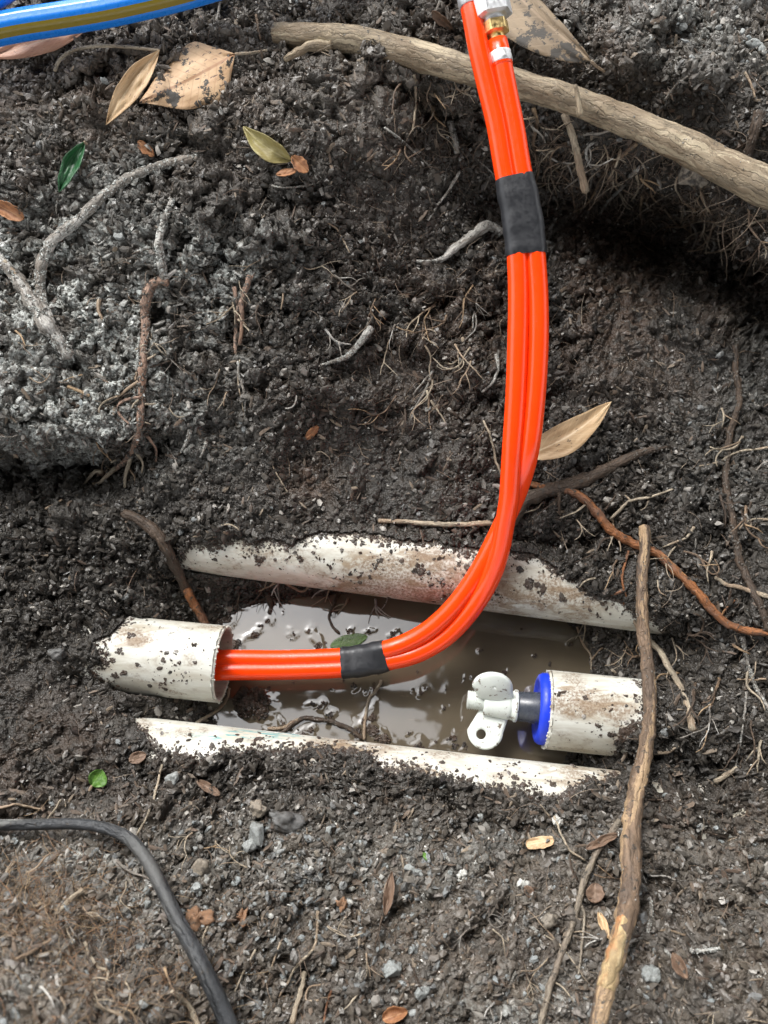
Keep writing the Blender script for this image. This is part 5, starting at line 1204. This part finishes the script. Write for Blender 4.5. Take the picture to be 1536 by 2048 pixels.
stone("tan_fibre_ball", "fibrous orange ball right of the pale oval pebbles", 484, 1836, 36, 40, S_FIB, 0, 0, 1.2, .5, "fibre ball")
stone("small_fibre_ball", "smallest orange fibre ball, nearest the grey leaf sliver", 686, 1808, 20, 26, S_FIB, 0, 0, 1.0, .5, "fibre ball")
stone("reddish_stone", "reddish brown stone between the forked root branches", 1098, 1838, 30, 26, S_TAN, 10, .2, .3)
stone("quartz_lump", "whitish broken lump on the near bank below the middle of the near pipe", 925, 1752, 26, 22, S_WH, 20, .4, .6)
stone("quartz_lump", "small white broken lump right of the larger whitish lump", 1046, 1766, 18, 16, S_WH, 20, .4, .6)
stone("grey_wedge_stone", "bluish wedge stone near the bottom, left of the middle", 785, 1940, 32, 28, S_GREY, -20, .4, .3)
stone("bottom_wedge_stone", "pale wedge stone above the bottom ash patch", 845, 1985, 34, 22, S_GREY, 35, .4, .3)
stone("lower_right_stone", "pale rounded stone right of the stick near the bottom", 1302, 1948, 36, 26, S_GREY, 0, .3, .3)
for i in range(84):
    k = random.random()
    if k < .55: x, y = random.gauss(520, 170), random.gauss(1760, 90)
    elif k < .8: x, y = random.uniform(60, 1500), random.uniform(1600, 2030)
    else: x, y = random.uniform(1300, 1530), random.uniform(0, 120)
    x = min(max(x, 10), 1526); y = min(max(y, 5), 2040)
    if 1520 > y > 120: y = 1600+random.random()*200
    s = 5+10*random.random()**1.6
    stone("pebble", "small pale pebble lying loose on the soil", x, y, s*random.uniform(1, 1.5), s, S_GREY if random.random() < .7 else S_WH if random.random() < .4 else S_TAN, random.uniform(0, 180), random.random()*.5, .25, .45, "pebble", "pebbles scattered on the banks", ICO1, smooth=False)
stone("dead_moss_lump", "dark fibrous lump in the water under the grey stem of the plug", 1045, 1470, 40, 36, M_SOIL, 0, 0, 1.2, .3, "mud lump")

# ---------------------------------------------------------------- added slabs overhead, out of view: they block sky and shape the puddle reflection
M_BLOCKER = NB("dark_blocker"); M_BLOCKER = M_BLOCKER.set(M_BLOCKER.mix(M_BLOCKER.noise(M_BLOCKER.obj(), 6, 3), (.035, .03, .026), (.06, .05, .04)), .7)
def box(mb, lo, hi):
    x0, y0, z0 = lo; x1, y1, z1 = hi
    V = np.array([(x0,y0,z0),(x1,y0,z0),(x1,y1,z0),(x0,y1,z0),(x0,y0,z1),(x1,y0,z1),(x1,y1,z1),(x0,y1,z1)], float)
    mb.add(V, np.array([(0,3,2,1),(4,5,6,7),(0,1,5,4),(1,2,6,5),(2,3,7,6),(3,0,4,7)]))

sky_blocker = thing("overhead_sky_blocker", (0, 0, 2.5), "dark slabs added high overhead, out of view, to darken parts of the puddle reflection", "sky_blocker")
mb = MB(); box(mb, (.19, -3.2, 2.5), (3.4, 5.0, 2.56)); mb.build("blocker_slab", M_BLOCKER, sky_blocker, False)
mb = MB(); box(mb, (-3.0, .285, 2.42), (.188, .345, 2.56)); mb.build("blocker_bar", M_BLOCKER, sky_blocker, False)
mb = MB(); box(mb, (-3.0, -3.2, 2.5), (.186, .17, 2.56)); mb.build("blocker_slab", M_BLOCKER, sky_blocker, False)
